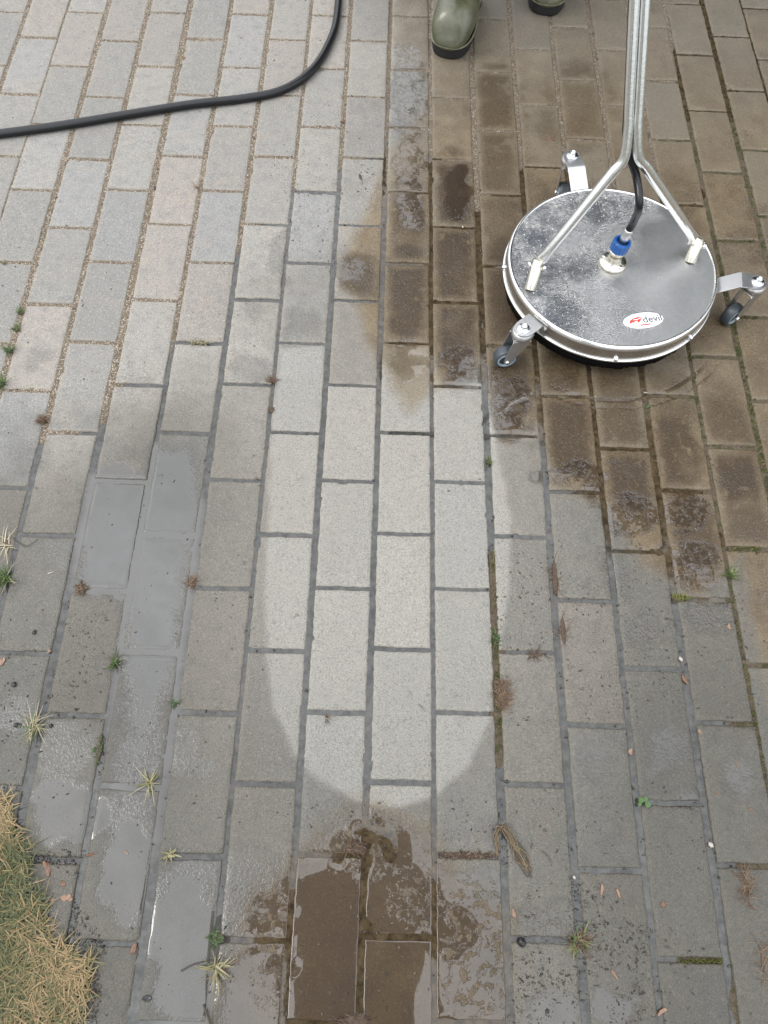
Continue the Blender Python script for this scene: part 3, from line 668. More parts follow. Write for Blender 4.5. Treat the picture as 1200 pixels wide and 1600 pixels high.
# ------------------------------------------------------------------ pressure hose
pts = [(-420, 262), (-200, 235), (0, 209), (90, 197), (200, 179), (300, 163), (380, 154), (440, 141), (485, 112), (513, 70), (527, 22), (527, -60), (500, -170), (470, -260)]
pts = [G(x, y, .0100) for x, y in pts]
bm = bmesh.new(); tube(bm, catmull(pts, 10), .0098, 20); tag(bm_obj('pressure_hose', bm, M['hose']), 'thick black pressure hose curving over the dry grey pavers', 'hose')

# ------------------------------------------------------------------ people
def skin_mesh(name, nodes, edges, root, mat, parent, sub=2, smooth=True):
    """nodes: list of (pos, (rx, ry)); root indices"""
    me = bpy.data.meshes.new(name); me.from_pydata([tuple(n_[0]) for n_ in nodes], edges, [])
    o = bpy.data.objects.new(name, me); COL.objects.link(o); me.materials.append(mat)
    if parent: o.parent = parent
    md = o.modifiers.new('skin', 'SKIN'); md.use_smooth_shade = True
    if not me.skin_vertices: me.skin_vertices.new(name='')
    sv = me.skin_vertices[0].data
    for i, n_ in enumerate(nodes):
        r_ = n_[1]; sv[i].radius = r_ if isinstance(r_, tuple) else (r_, r_)
    for i in (root if isinstance(root, (list, tuple)) else [root]): sv[i].use_root = True
    s = o.modifiers.new('sub', 'SUBSURF'); s.levels = sub; s.render_levels = sub
    return o
def chain(nodes, edges, start, pts):
    prev = start
    for p, r_ in pts:
        nodes.append((Vector(p), r_)); edges.append((prev, len(nodes) - 1)) if prev is not None else None; prev = len(nodes) - 1
    return prev
def hand(nodes, edges, roots, wrist, fwd, across, curl_to, s=1.0):
    """five separate fingers rooted in the palm; fwd = palm direction, across = towards the thumb side, curl_to = direction the fingers bend"""
    fwd = fwd.normalized(); across = across.normalized(); cz = curl_to.normalized()
    for k, (o_, ln) in enumerate(((.027, .072), (.009, .080), (-.009, .075), (-.027, .060))):
        base = wrist + fwd * .078 * s + across * o_ * s
        nodes.append((wrist + fwd * .05 * s + across * o_ * .8 * s, .0085)); roots.append(len(nodes) - 1)
        a1 = .5 + .06 * k; p1 = base; p2 = p1 + (fwd * math.cos(a1) + cz * math.sin(a1)) * ln * .48; a2 = 1.5
        p3 = p2 + (fwd * math.cos(a2) + cz * math.sin(a2)) * ln * .32; a3 = 2.3; p4 = p3 + (fwd * math.cos(a3) + cz * math.sin(a3)) * ln * .26
        chain(nodes, edges, len(nodes) - 1, [(p1, .0095), (p2, .0088), (p3, .008), (p4, .0065)])
    nodes.append((wrist + fwd * .022 * s + across * .026 * s, .012)); roots.append(len(nodes) - 1)
    chain(nodes, edges, len(nodes) - 1, [(wrist + fwd * .05 * s + across * .048 * s + cz * .012, .0105), (wrist + fwd * .072 * s + across * .045 * s + cz * .035, .009), (wrist + fwd * .085 * s + across * .03 * s + cz * .05, .0075)])
def person(root, J, coat, hair_len, look, bulk=1.0):
    # body: one continuous surface, head, neck, arms, legs
    N = []; E = []; Rt = [0]
    N.append((J['pelvis'], (.14, .10)))
    waist = chain(N, E, 0, [(J['waist'], (.125, .09))]); ch = chain(N, E, waist, [(J['chest'], (.15, .10))])
    up = J['head'] - J['neck']; 
    nk = chain(N, E, ch, [(J['neck'], .055)]); 
    hdn = chain(N, E, nk, [(J['head'] - up * .28 + look * .012, .062), (J['head'] + look * .008, .082), (J['head'] + up * .42, .078), (J['head'] + up * .72, .045)])
    wr = []
    for s_ in ('l', 'r'):
        chain(N, E, ch, [(J['sho' + s_], .062), (J['elb' + s_], .042), (J['wri' + s_] * .35 + J['elb' + s_] * .65, .043), (J['wri' + s_], .026)])
        w_ = J['wri' + s_]; f_ = J['hf' + s_].normalized()
        chain(N, E, len(N) - 1, [(w_ + f_ * .045, (.036, .020)), (w_ + f_ * .080, (.038, .016))])
        chain(N, E, 0, [(J['hip' + s_], .088), (J['kne' + s_] * .5 + J['hip' + s_] * .5, .075), (J['kne' + s_], .056), (J['ank' + s_] * .35 + J['kne' + s_] * .65, .055), (J['ank' + s_], .042)])
        hand(N, E, Rt, w_, J['hf' + s_], J['ha' + s_], J['hc' + s_])
    body = skin_mesh('body', N, E, Rt, M['skin'], root, 2)
    # clothes follow the same joints with slightly bigger radii
    N = [(J['pelvis'] + Vector((0, 0, .0)), (.158, .118))]; E = []
    wa = chain(N, E, 0, [(J['waist'], (.145 * bulk, .108 * bulk))]); ch = chain(N, E, wa, [(J['chest'], (.172 * bulk, .122 * bulk))]); chain(N, E, ch, [(J['chest'] * .3 + J['neck'] * .7, .082)])
    for s_ in ('l', 'r'): chain(N, E, ch, [(J['sho' + s_], .080 * bulk), (J['elb' + s_], .060 * bulk), (J['wri' + s_] * .45 + J['elb' + s_] * .55, .057), (J['wri' + s_] * .93 + J['elb' + s_] * .07, .042)])
    skin_mesh('jacket', N, E, 0, coat, root, 2)
    N = [(J['pelvis'], (.150, .112))]; E = []
    for s_ in ('l', 'r'): chain(N, E, 0, [(J['hip' + s_], .100), (J['kne' + s_] * .5 + J['hip' + s_] * .5, .088), (J['kne' + s_], .070), (J['ank' + s_] * .45 + J['kne' + s_] * .55, .064), (J['ank' + s_] * .7 + J['kne' + s_] * .3, .058)])
    skin_mesh('trousers', N, E, 0, M['trouser'], root, 2)
    # hair cap
    h = J['head']; back = -look
    N = [(h + up * .75 + back * .02, .060)]; E = []
    chain(N, E, 0, [(h + up * .50 + back * .030, .086), (h + up * .1 + back * .045, .076), (h - up * .25 + back * .05 - up.normalized() * hair_len, .045)])
    skin_mesh('hair', N, E, 0, M['hair'], root, 2)
    # face: eyes, nose, mouth, ears
    rt = look.cross(up).normalized(); u_ = up.normalized()
    def blobm(nm, c, r3, mat):
        bm = bmesh.new(); bmesh.ops.create_uvsphere(bm, u_segments=16, v_segments=10, radius=1)
        fr_ = Matrix((rt, look, u_)).transposed().to_4x4(); bmesh.ops.scale(bm, vec=r3, verts=bm.verts[:]); fr_.translation = c
        bmesh.ops.transform(bm, matrix=fr_, verts=bm.verts[:]); return bm_obj(nm, bm, mat, root)
    for s_ in (-1, 1):
        blobm('eye', h + rt * s_ * .031 + look * .078 + u_ * .004, (.012, .012, .009), M['wpebb']); blobm('ear', h + rt * s_ * .080 - u_ * .005, (.010, .018, .030), M['skin'])
    blobm('nose', h + look * .094 - u_ * .028, (.013, .017, .022), M['skin']); blobm('mouth', h + look * .084 - u_ * .058, (.024, .008, .007), M['red'])
V3 = lambda *a: Vector(a)
# --- boots
def boot(toe, yaw, parent, name='boot'):
    """toe: ground point under the toe tip; yaw: direction the toe points (radians from -Y)"""
    mt = Matrix.Translation(toe) @ Matrix.Rotation(yaw, 4, 'Z')
    # local: toe at origin, boot runs to +y (heel at .30), x sideways
    secs = []   # centre (y,z), half width, half height, tilt (0 = section upright across the foot, 90deg = horizontal)
    for y, z, w, h, t in ((.000, .044, .034, .020, -24), (.010, .052, .050, .033, -12), (.030, .060, .0595, .043, -4), (.062, .066, .0635, .050, 0), (.098, .070, .0625, .054, 4), (.135, .074, .0575, .058, 10),
                          (.168, .078, .047, .058, 22), (.196, .090, .046, .066, 38), (.214, .112, .047, .068, 58), (.222, .145, .050, .062, 78), (.226, .185, .053, .062, 88), (.228, .235, .059, .068, 90), (.228, .290, .064, .074, 90), (.228, .335, .065, .075, 90)):
        secs.append((y, z, w * .87, h * .95, math.radians(t)))
    bm = bmesh.new(); seg = 28; rings = []
    for y, z, w, h, t in secs:
        ring_ = []
        for k in range(seg):
            a = 2 * math.pi * k / seg; cx = math.copysign(abs(math.cos(a)) ** .88, math.cos(a)) * w; cz = math.copysign(abs(math.sin(a)) ** .92, math.sin(a)) * h
            # section plane normal tilts from +y to +z ; upright axis rotates towards -y
            p = Vector((cx, y - cz * math.sin(t), z + cz * math.cos(t)))
            p.z = max(p.z, .022); ring_.append(bm.verts.new(p))
        rings.append(ring_)
    tip = bm.verts.new((0, -.006, .042))
    for k in range(seg): bm.faces.new((tip, rings[0][(k + 1) % seg], rings[0][k]))
    for a, b in zip(rings, rings[1:]):
        for k in range(seg): bm.faces.new((a[k], a[(k + 1) % seg], b[(k + 1) % seg], b[k]))
    bmesh.ops.transform(bm, matrix=mt, verts=bm.verts[:])
    bo = bm_obj(name, bm, M['boot'], parent, subsurf=1)
    # footprint outline
    half = [(0, 0), (.022, .003), (.040, .014), (.052, .036), (.0575, .066), (.057, .100), (.050, .140), (.043, .175), (.041, .210), (.043, .245), (.038, .275), (.022, .292), (0, .297)]
    half = [(a * .93, b - .007) for a, b in half]; ol = half + [(-a, b) for a, b in half[-2:0:-1]]
    sm = catmull([(a, b, 0) for a, b in ol + [ol[0]]], 4)[:-1]; ol = [(p.x, p.y) for p in sm]
    bm = bmesh.new(); prism(bm, [(x * .94, (y - .148) * .955 + .148) for x, y in ol], .0015, .030, mt); bm_obj('boot_sole', bm, M['sole'], bo, smooth=False, bevel=.004)
    bm = bmesh.new(); rim_ = [mt @ Vector((x * .985, (y - .148) * .985 + .148, .0335)) for x, y in ol]; tube(bm, rim_ + [rim_[0]], .0026, 8, False); bm_obj('boot_foxing', bm, M['bootrim'], bo)
    return bo
wk = empty('person', (.31, 1.72, 0)); tag(wk, 'person in muddy olive rubber boots and dark workwear standing behind the surface cleaner', 'person')
def wl_(v): return Vector(v) - Vector((.31, 1.72, 0))
HB = HEND + Vector((0, .015, 0))
t1 = G(694, 93); t2 = G(850, 26)
toe1 = Vector((t1.x + .004, t1.y, 0)); toe2 = Vector((t2.x, t2.y, 0))
J = {k: wl_(v) for k, v in dict(pelvis=(.31, 1.96, .93), waist=(.31, 1.92, 1.10), chest=(.31, 1.82, 1.30), neck=(.31, 1.74, 1.44), head=(.31, 1.68, 1.56),
     shol=(.12, 1.76, 1.36), shor=(.50, 1.76, 1.36), elbl=(.04, 1.50, 1.20), elbr=(.56, 1.50, 1.20), wril=(HB.x - .2, HB.y + .085, HB.z + .055), wrir=(HB.x + .2, HB.y + .085, HB.z + .055),
     hipl=(.21, 1.95, .88), hipr=(.41, 1.95, .88), knel=(toe1.x + .03, toe1.y + .20, .50), kner=(toe2.x + .0, toe2.y + .19, .50), ankl=(toe1.x + .035, toe1.y + .225, .10), ankr=(toe2.x + .025, toe2.y + .225, .10)).items()}
for s_, sg in (('l', 1), ('r', -1)): J['hf' + s_] = V3(0, -1, -.35); J['ha' + s_] = V3(sg, 0, 0); J['hc' + s_] = V3(0, .1, -1)
person(wk, J, M['jacket'], .02, V3(0, -.85, -.5).normalized())
boot(toe1 - Vector((.31, 1.72, 0)), math.radians(-15), wk); boot(toe2 - Vector((.31, 1.72, 0)), math.radians(-8), wk)
# --- the photographer, behind the camera; seen only as the dark figure mirrored in the wet pavers
ph = empty('person', (0, -.75, 0)); tag(ph, 'person in a dark brown coat mirrored in the brown puddle, holding up a phone', 'person')
def pl_(v): return Vector(v) - Vector((0, -.75, 0))
vd = -(RM @ Vector((0, 0, 1)))          # viewing direction
PC = CPOS - vd * .012 + (RM @ Vector((.0, -.045, 0)))
J = {k: pl_(v) for k, v in dict(pelvis=(0, -.84, .93), waist=(-.03, -.68, 1.08), chest=(-.04, -.46, 1.32), neck=(-.02, -.36, 1.48), head=(-.01, -.27, 1.60),
     shol=(-.23, -.42, 1.43), shor=(.17, -.40, 1.43), elbl=(-.37, -.52, 1.17), elbr=(.26, -.50, 1.17), wril=tuple(PC + Vector((-.10, -.055, -.045))), wrir=tuple(PC + Vector((.10, -.055, -.045))),
     hipl=(-.10, -.84, .90), hipr=(.10, -.84, .90), knel=(-.11, -.80, .5), kner=(.11, -.80, .5), ankl=(-.12, -.85, .09), ankr=(.12, -.85, .09)).items()}
for s_, sg in (('l', 1), ('r', -1)): J['hf' + s_] = V3(sg * .55, .65, .5); J['ha' + s_] = V3(sg * .3, -.6, .6); J['hc' + s_] = V3(sg, -.1, -.1)
person(ph, J, M['jacket2'], .05, V3(0, .8, -.55).normalized(), 1.3)
hd_ = J['head']; skin_mesh('hood', [(hd_ + V3(0, -.02, .10), .09), (hd_ + V3(0, -.02, .05), .135), (hd_ + V3(0, -.04, -.03), .13), (hd_ + V3(0, -.09, -.13), .12)], [(0, 1), (1, 2), (2, 3)], 0, M['jacket2'], ph, 2)
for sx in (-.12, .12): boot(Vector((sx, -.64 + .75, 0)), math.pi, ph, 'shoe')
phn = empty('phone', PC); tag(phn, 'black phone held in both hands above the puddle', 'phone')
bm = bmesh.new(); mm_ = RM.to_4x4(); box(bm, (0, 0, 0), (.073, .155, .008), mm_); bm_obj('phone_body', bm, M['phone'], phn, smooth=False, bevel=.002)

# ------------------------------------------------------------------ foliage beyond the frame (mirrored in the wet pavers)
def leaves(n, fn, size, name, mat, parent):
    P_ = fn(n); n = len(P_); a = RNG.normal(size=(n, 3)); a /= np.linalg.norm(a, axis=1)[:, None]; b = RNG.normal(size=(n, 3)); b -= a * (a * b).sum(1)[:, None]; b /= np.linalg.norm(b, axis=1)[:, None]
    s = size * RNG.uniform(.6, 1.3, (n, 1)); V = np.stack([P_ - a * s, P_ - b * s * .45, P_ + a * s, P_ + b * s * .45], 1).reshape(-1, 3)
    Q_ = np.arange(4 * n).reshape(n, 4); r_ = np.repeat(RNG.rand(n), 4)
    return link_mesh(name, np_mesh(V, Q_, {'rnd': r_}), mat, parent, smooth=False)
def crown(cs):
    def f(n):
        out = []
        for (c, r_) in cs:
            k = int(n * r_[0] * r_[1] * r_[2] / sum(q[1][0] * q[1][1] * q[1][2] for q in cs)); d = RNG.normal(size=(k, 3)); d /= np.linalg.norm(d, axis=1)[:, None]
            rad = RNG.uniform(.55, 1, (k, 1)) ** .5 * (1 + .12 * np.sin(d[:, :1] * 9) * np.cos(d[:, 1:2] * 7)); out.append(np.array(c) + d * np.array(r_) * rad)
        return np.concatenate(out)
    return f
tree = empty('tree', (3.75, 4.45, 0)); tag(tree, 'dark leafy tree mirrored in the brown wet pavers on the right', 'tree')
bm = bmesh.new(); tube(bm, catmull([(0, 0, -.05), (.05, .02, 1.2), (-.03, .05, 2.6), (.05, 0, 4.2), (0, .1, 6.2)], 6), [.20 - .16 * k / 24 for k in range(25)], 14)
for a, z0, ln in ((.4, 2.2, 1.7), (2.2, 2.6, 1.8), (3.6, 2.9, 1.9), (5.2, 3.2, 1.6), (1.4, 3.6, 1.5), (4.4, 4.2, 1.4)):
    tube(bm, catmull([(0, 0, z0), (math.cos(a) * ln * .5, math.sin(a) * ln * .5, z0 + .5), (math.cos(a) * ln, math.sin(a) * ln, z0 + 1.3)], 5), [.07 - .005 * k for k in range(11)], 8)
bm_obj('trunk', bm, M['bark'], tree)
cs = [((0, 0, 5), (1.9, 1.8, 2.0)), ((-1.3, -.5, 4.4), (1.1, 1.0, 1.3)), ((1.2, -.9, 5.3), (1.4, 1.1, 1.5)), ((-.6, -1.1, 5.4), (1.2, 1.1, 1.3)), ((.5, .6, 6.6), (1.5, 1.4, 1.3)), ((-1.5, .6, 3.4), (1.2, 1.1, 1.0)), ((1.7, .2, 3.8), (1.3, 1.2, 1.2)), ((1.6, -1.2, 3.4), (1.1, 1.0, .9))]
leaves(30000, crown(cs), .085, 'crown', M['leaf'], tree)
hedge = empty('hedge', (2.8, 4.0, 0)); tag(hedge, 'tall dark hedge mirrored behind the worker', 'hedge')
leaves(30000, lambda n: np.stack([RNG.uniform(-2.6, 4, n), .45 * RNG.uniform(-1, 1, n) ** 1, (RNG.uniform(0, 1, n) ** .8) * (2.7 + .25 * np.sin(np.arange(n)))], -1), .075, 'hedge_foliage', M['hedge'], hedge)
bm = bmesh.new()
for k in range(9): tube(bm, [(-2.3 + k * .72, 0, -.02), (-2.25 + k * .72, .04, 1.2), (-2.3 + k * .72, 0, 2.3)], [.05, .035, .015], 8)
bm_obj('hedge_stems', bm, M['bark'], hedge)

# ------------------------------------------------------------------ weeds, litter
def blades(base_fn, n, ln, wd, spread, up, name, mat, parent=None, rlo=0, rhi=1, seg=4, droop=.5, tone=None):
    V = []; F = []; A = []; off = 0
    for i in range(n):
        b = base_fn(); a = random.uniform(0, 2 * math.pi); l_ = ln * random.uniform(.5, 1.15); w_ = wd * random.uniform(.6, 1.2)
        d = Vector((math.cos(a) * spread * random.uniform(.3, 1), math.sin(a) * spread * random.uniform(.3, 1), up * random.uniform(.5, 1))).normalized()
        sd_ = d.cross(Vector((random.uniform(-.3, .3), random.uniform(-.3, .3), 1))).normalized(); p = Vector(b); q = random.uniform(rlo, rhi)
        if tone: q = min(1, max(0, (tone(b) - .5) * 1.6 + .47 + random.gauss(0, .42)))
        curl = Vector((random.uniform(-.8, .8), random.uniform(-.8, .8), -droop))
        for k in range(seg + 1):
            t_ = k / seg; ww = w_ * (1 - t_) ** .7 * .5 + .00008
            V += [p - sd_ * ww, p + sd_ * ww]; A += [q, q]
            if k < seg: F.append((off + 2 * k, off + 2 * k + 1, off + 2 * k + 3, off + 2 * k + 2))
            p = p + d * l_ / seg; d = (d + curl * (1.4 / seg) * t_).normalized()
            if p.z < .0012: p.z = .0012 + random.uniform(0, .001)
        off += 2 * (seg + 1)
    return link_mesh(name, np_mesh(np.array([tuple(v) for v in V]), F, {'rnd': A}), mat, parent)
def tuft(px, py, n, ln, wd, mat, label, spread=1, up=.8, r=.006, rlo=0, rhi=1, name='weed', cat='weed', group=None, elong=None, droop=.5, extra=None):
    c = G(px, py); root = empty(name, (c.x, c.y, 0)); tag(root, label, cat, group)
    def bf():
        a = random.uniform(0, 2 * math.pi); q = r * math.sqrt(random.random()); x, y = q * math.cos(a), q * math.sin(a)
        if elong: x, y = x * elong[0], y * elong[1]
        return (x, y, -.001)
    blades(bf, n, ln, wd, spread, up, 'blades', mat, root, rlo, rhi, droop=droop)
    if extra:
        n2, ln2, wd2, mat2, rl, rh = extra; blades(bf, n2, ln2, wd2, 1, .35, 'dry_stems', mat2, root, rl, rh, droop=.3)
    # root clod so that the tuft grows out of something
    bm = bmesh.new(); bmesh.ops.create_icosphere(bm, subdivisions=2, radius=1)
    for v in bm.verts: v.co *= 1 + .3 * (random.random() - .5); v.co = Vector((v.co.x * r * .9 * (elong[0] if elong else 1), v.co.y * r * .9 * (elong[1] if elong else 1), v.co.z * .0022 - .0012))
    bm_obj('clod', bm, M['soil'], root)
tuft(32, 488, 26, .018, .0016, M['green'], 'tiny bright green grass sprout in the left joint, uppermost of the row at the edge', r=.005, rhi=.7)
tuft(26, 515, 30, .018, .0016, M['green'], 'tiny bright green grass sprout in the left joint, second down from the uppermost', r=.005, rhi=.7)
tuft(15, 548, 40, .022, .0018, M['green'], 'bushy bright green sprout in the left joint, third down from the uppermost', r=.007, rhi=.7)
tuft(1, 600, 50, .026, .002, M['green'], 'large green sprout cut by the left edge of the picture above the brown moss ball', r=.009, rhi=.75)
tuft(8, 412, 10, .010, .0016, M['green'], 'minute yellow green seedling in the cross joint at the far left', r=.003, rhi=.9)
tuft(8, 905, 55, .036, .0026, M['green'], 'spiky dark green grass tuft with pale stems at the left edge', r=.008, rhi=.6, extra=(9, .05, .0022, M['dryw'], .6, 1))
tuft(180, 1035, 26, .022, .0026, M['green'], 'short upright green tuft with brown base on the submerged left pavers', r=.005, rhi=.8, extra=(5, .02, .002, M['dead'], .3, 1))
tuft(52, 1135, 34, .042, .0014, M['dryw'], 'large sprawling pale dry grass tuft over the left joint', r=.009, rlo=.3, up=.5, extra=(14, .03, .0022, M['green'], .2, .9))
tuft(233, 1223, 20, .026, .0032, M['dryw'], 'small star-shaped olive tuft in the flooded left joint', r=.004, rhi=.6, up=.5, extra=(6, .05, .0012, M['dryw'], .6, 1))
tuft(337, 1513, 34, .032, .003, M['dryw'], 'uprooted olive grass tuft at the edge of the brown puddle', r=.006, rhi=.7, up=.5, extra=(6, .042, .002, M['dead'], .5, 1))
tuft(265, 1337, 14, .018, .004, M['dryw'], 'little curled olive leaf cluster lying in the flooded joint', r=.004, rhi=.5, up=.4)
tuft(128, 920, 60, .014, .0022, M['dead'], 'grey brown clump of rotted roots on the left joint corner', r=.009, up=.5, rhi=.9)
tuft(300, 910, 60, .016, .0010, M['dead'], 'fuzzy pale brown root clump at the corner of the flooded pavers', r=.010, up=.5, rlo=.4)
tuft(67, 657, 170, .013, .0010, M['dead'], 'round fuzzy brown ball of dead moss at the left joint crossing', r=.008, up=.8, rlo=.4)
tuft(312, 536, 80, .012, .0014, M['dryw'], 'flat strip of yellowish dry grass filling a short cross joint on the left', r=.008, elong=(2.6, .5), up=.5)
tuft(425, 594, 50, .018, .0012, M['dead'], 'dark twiggy root clump at the joint below the grey puddle stain', r=.006, up=.4, rhi=.8)
tuft(308, 293, 22, .022, .0008, M['dead'], 'thin dried brown weed star on the dry pavers below the hose', r=.003, up=.3, rlo=.6)
tuft(764, 720, 24, .013, .0018, M['green'], 'small lime green sprout in the dark joint right of the clean pavers', r=.004, rlo=.3, rhi=.9, elong=(1, 2))
tuft(773, 998, 26, .018, .0024, M['green'], 'green grassy sprout in the dark joint above the dead brown mat', r=.005, rhi=.6, elong=(.8, 2))
tuft(785, 1085, 260, .018, .0012, M['dead'], 'matted reddish brown dead root tuft beside the cleaned pavers', r=.012, up=.35, elong=(.8, 2), rlo=.2)
tuft(906, 1472, 60, .022, .0016, M['dead'], 'brown rooty moss clump with a yellow green stalk in the lower right', r=.010, up=.5, extra=(30, .026, .002, M['green'], .5, 1))
tuft(1140, 898, 30, .022, .0032, M['green'], 'bright leafy weed with yellow tips in the right hand joint', r=.006, rlo=.2, rhi=1)
tuft(1062, 935, 36, .012, .0028, M['mossm'], 'low mossy weed spread along the cross joint right of centre', r=.008, elong=(2, .7), rlo=.4)
tuft(868, 905, 40, .030, .0007, M['dead'], 'thin hair-like dead grass along the joint below the wet brown paver', r=.012, elong=(.5, 3), up=.25, rhi=.7)
tuft(880, 985, 26, .026, .0007, M['dead'], 'wisps of dark hair-like roots lying over the joint right of the cleaned pavers', r=.010, elong=(.5, 3), up=.2, rhi=.7)
tuft(1165, 1385, 90, .022, .0012, M['dead'], 'fibrous brown straw wad plugging the joint at the lower right', r=.008, elong=(.8, 3), up=.35, rlo=.3)
tuft(1190, 1500, 50, .022, .0012, M['dead'], 'brown fibre litter in the joint by the lower right edge', r=.008, elong=(.5, 4), up=.3, rlo=.3)
tuft(155, 1170, 26, .008, .0032, M['green'], 'scatter of tiny dark green leaflets in the flooded joint on the left', r=.012, elong=(.5, 2.4), rhi=.3, up=.4)
tuft(275, 1100, 7, .018, .0036, M['green'], 'single dark green seedling at the flooded joint crossing', r=.002, rhi=.3, up=.5)
tuft(340, 1465, 20, .012, .0034, M['green'], 'small heap of dark leaflets above the uprooted tuft', r=.010, rhi=.3, up=.4)
tuft(560, 1595, 40, .012, .002, M['dead'], 'lump of dark wet debris at the bottom edge of the puddle', r=.016, elong=(2, .6), up=.4, rhi=.6)
tuft(555, 1325, 50, .010, .003, M['dead'], 'heap of dark crumbly debris where the puddle meets the pavers', r=.013, elong=(1.4, .8), up=.4, rhi=.5)
tuft(730, 1337, 90, .008, .0026, M['dead'], 'line of muddy crumbs along the cross joint right of the puddle', r=.012, elong=(3.6, .4), up=.4, rhi=.7)
tuft(510, 1120, 7, .016, .0012, M['dead'], 'thin curled root at the foot of the clean pavers', r=.003, rhi=.5, up=.3)
tuft(835, 1024, 16, .020, .0024, M['dead'], 'black crumpled twig heap in the cross joint right of centre', r=.008, elong=(2, .5), rhi=.2, up=.3)
tuft(10, 850, 16, .035, .0022, M['dryw'], 'pale bent straw stems above the green tuft at the left edge', r=.010, rlo=.6, up=.2)
tuft(425, 640, 16, .014, .0007, M['dead'], 'wispy brown rootlets on the joint below the twiggy clump', r=.008, rhi=.8, up=.2)
tuft(830, 567 + 22, 0 + 12, .006, .002, M['mossm'], 'speck of moss in the joint in front of the castor', r=.006, elong=(.5, 2), rlo=.2, up=.5)
# clover
c = G(1005, 1254); cl_ = empty('clover', (c.x, c.y, 0)); tag(cl_, 'round bright green clover leaves at the joint crossing lower right', 'clover')
for dx, dy, r_ in ((-.005, .003, .0046), (.005, -.003, .0048), (.0025, .005, .0038), (-.008, -.003, .003)):
    bm = bmesh.new(); vs = [bm.verts.new((dx + r_ * math.cos(a) * (1 + .06 * math.cos(3 * a)), dy + r_ * math.sin(a), .005 + .0012 * math.cos(2 * a))) for a in [2 * math.pi * k / 20 for k in range(20)]]
    ce = bm.verts.new((dx, dy, .0042))
    for k in range(20): bm.faces.new((vs[k], vs[(k + 1) % 20], ce))
    bm_obj('leaf', bm, M['clov'], cl_)
bm = bmesh.new(); tube(bm, [(0, 0, -.003), (-.004, .002, .003), (.005, 0, .004)], .0007, 6); bm_obj('stem', bm, M['clov'], cl_)
def lump(px, py, sx, sy, sz, rz, mat, name, label, cat, z=None, group=None, rough=.25, curl=0):
    c = G(px, py); bm = bmesh.new(); bmesh.ops.create_icosphere(bm, subdivisions=3, radius=1)
    o1 = random.random() * 90
    for v in bm.verts:
        k = 1 + rough * (float(vnoise(v.co.x + o1, v.co.y + v.co.z * .7, 1.9)) - .5) * 2
        v.co = Vector((v.co.x * sx * k, v.co.y * sy * k, v.co.z * sz * k)); v.co.z += curl * (v.co.x / sx) ** 2 * sz * 2
    o = bm_obj(name, bm, mat); o.location = (c.x, c.y, sz * .6 if z is None else z); o.rotation_euler = (0, 0, rz); tag(o, label, cat, group); return o
for px, py, s_, lb in ((54, 988, .0042, 'shiny black pebble on the paver above the left cross joint'), (22, 1070, .0042, 'black pebble on the paver beside the left edge, below the cross joint'), (25, 1133, .0038, 'black pebble lying among the pale grass stems at left'), (80, 1134, .0032, 'small black pebble just right of the sprawling dry tuft'),
                       (535, 190, .0050, 'orange brown bud lying in the sandy joint near the hose'), (815, 1472, .0060, 'dark slug-like stone in the shallow water of the lower right'), (855, 1580, .0030, 'tiny black pebble near the bottom right of the puddle')):
    lump(px, py, s_, s_ * .9, s_ * .7, random.random() * 3, M['rleaf'] if 'orange' in lb else M['pebb'], 'pebble', lb, 'pebble')
for px, py, s_, lb in ((1110, 1320, .0045, 'pale oval pebble in the water-filled joint at lower right'), (897, 1371, .0032, 'white pebble at the joint corner below the clean pavers on the right'), (1063, 1030, .0042, 'pale pebble wedged above a cross joint on the right'), (748, 53, .0075, 'small pale pebble beside the sole of the nearer boot'), (723, 355, .0030, 'tiny white pebble in the wet joint right of the splash')):
    if px == 748: px, py = 734, 70; s_ = .005
    lump(px, py, s_ * .7, s_, s_ * .6, random.random(), M['wpebb'], 'pebble', lb, 'pebble')
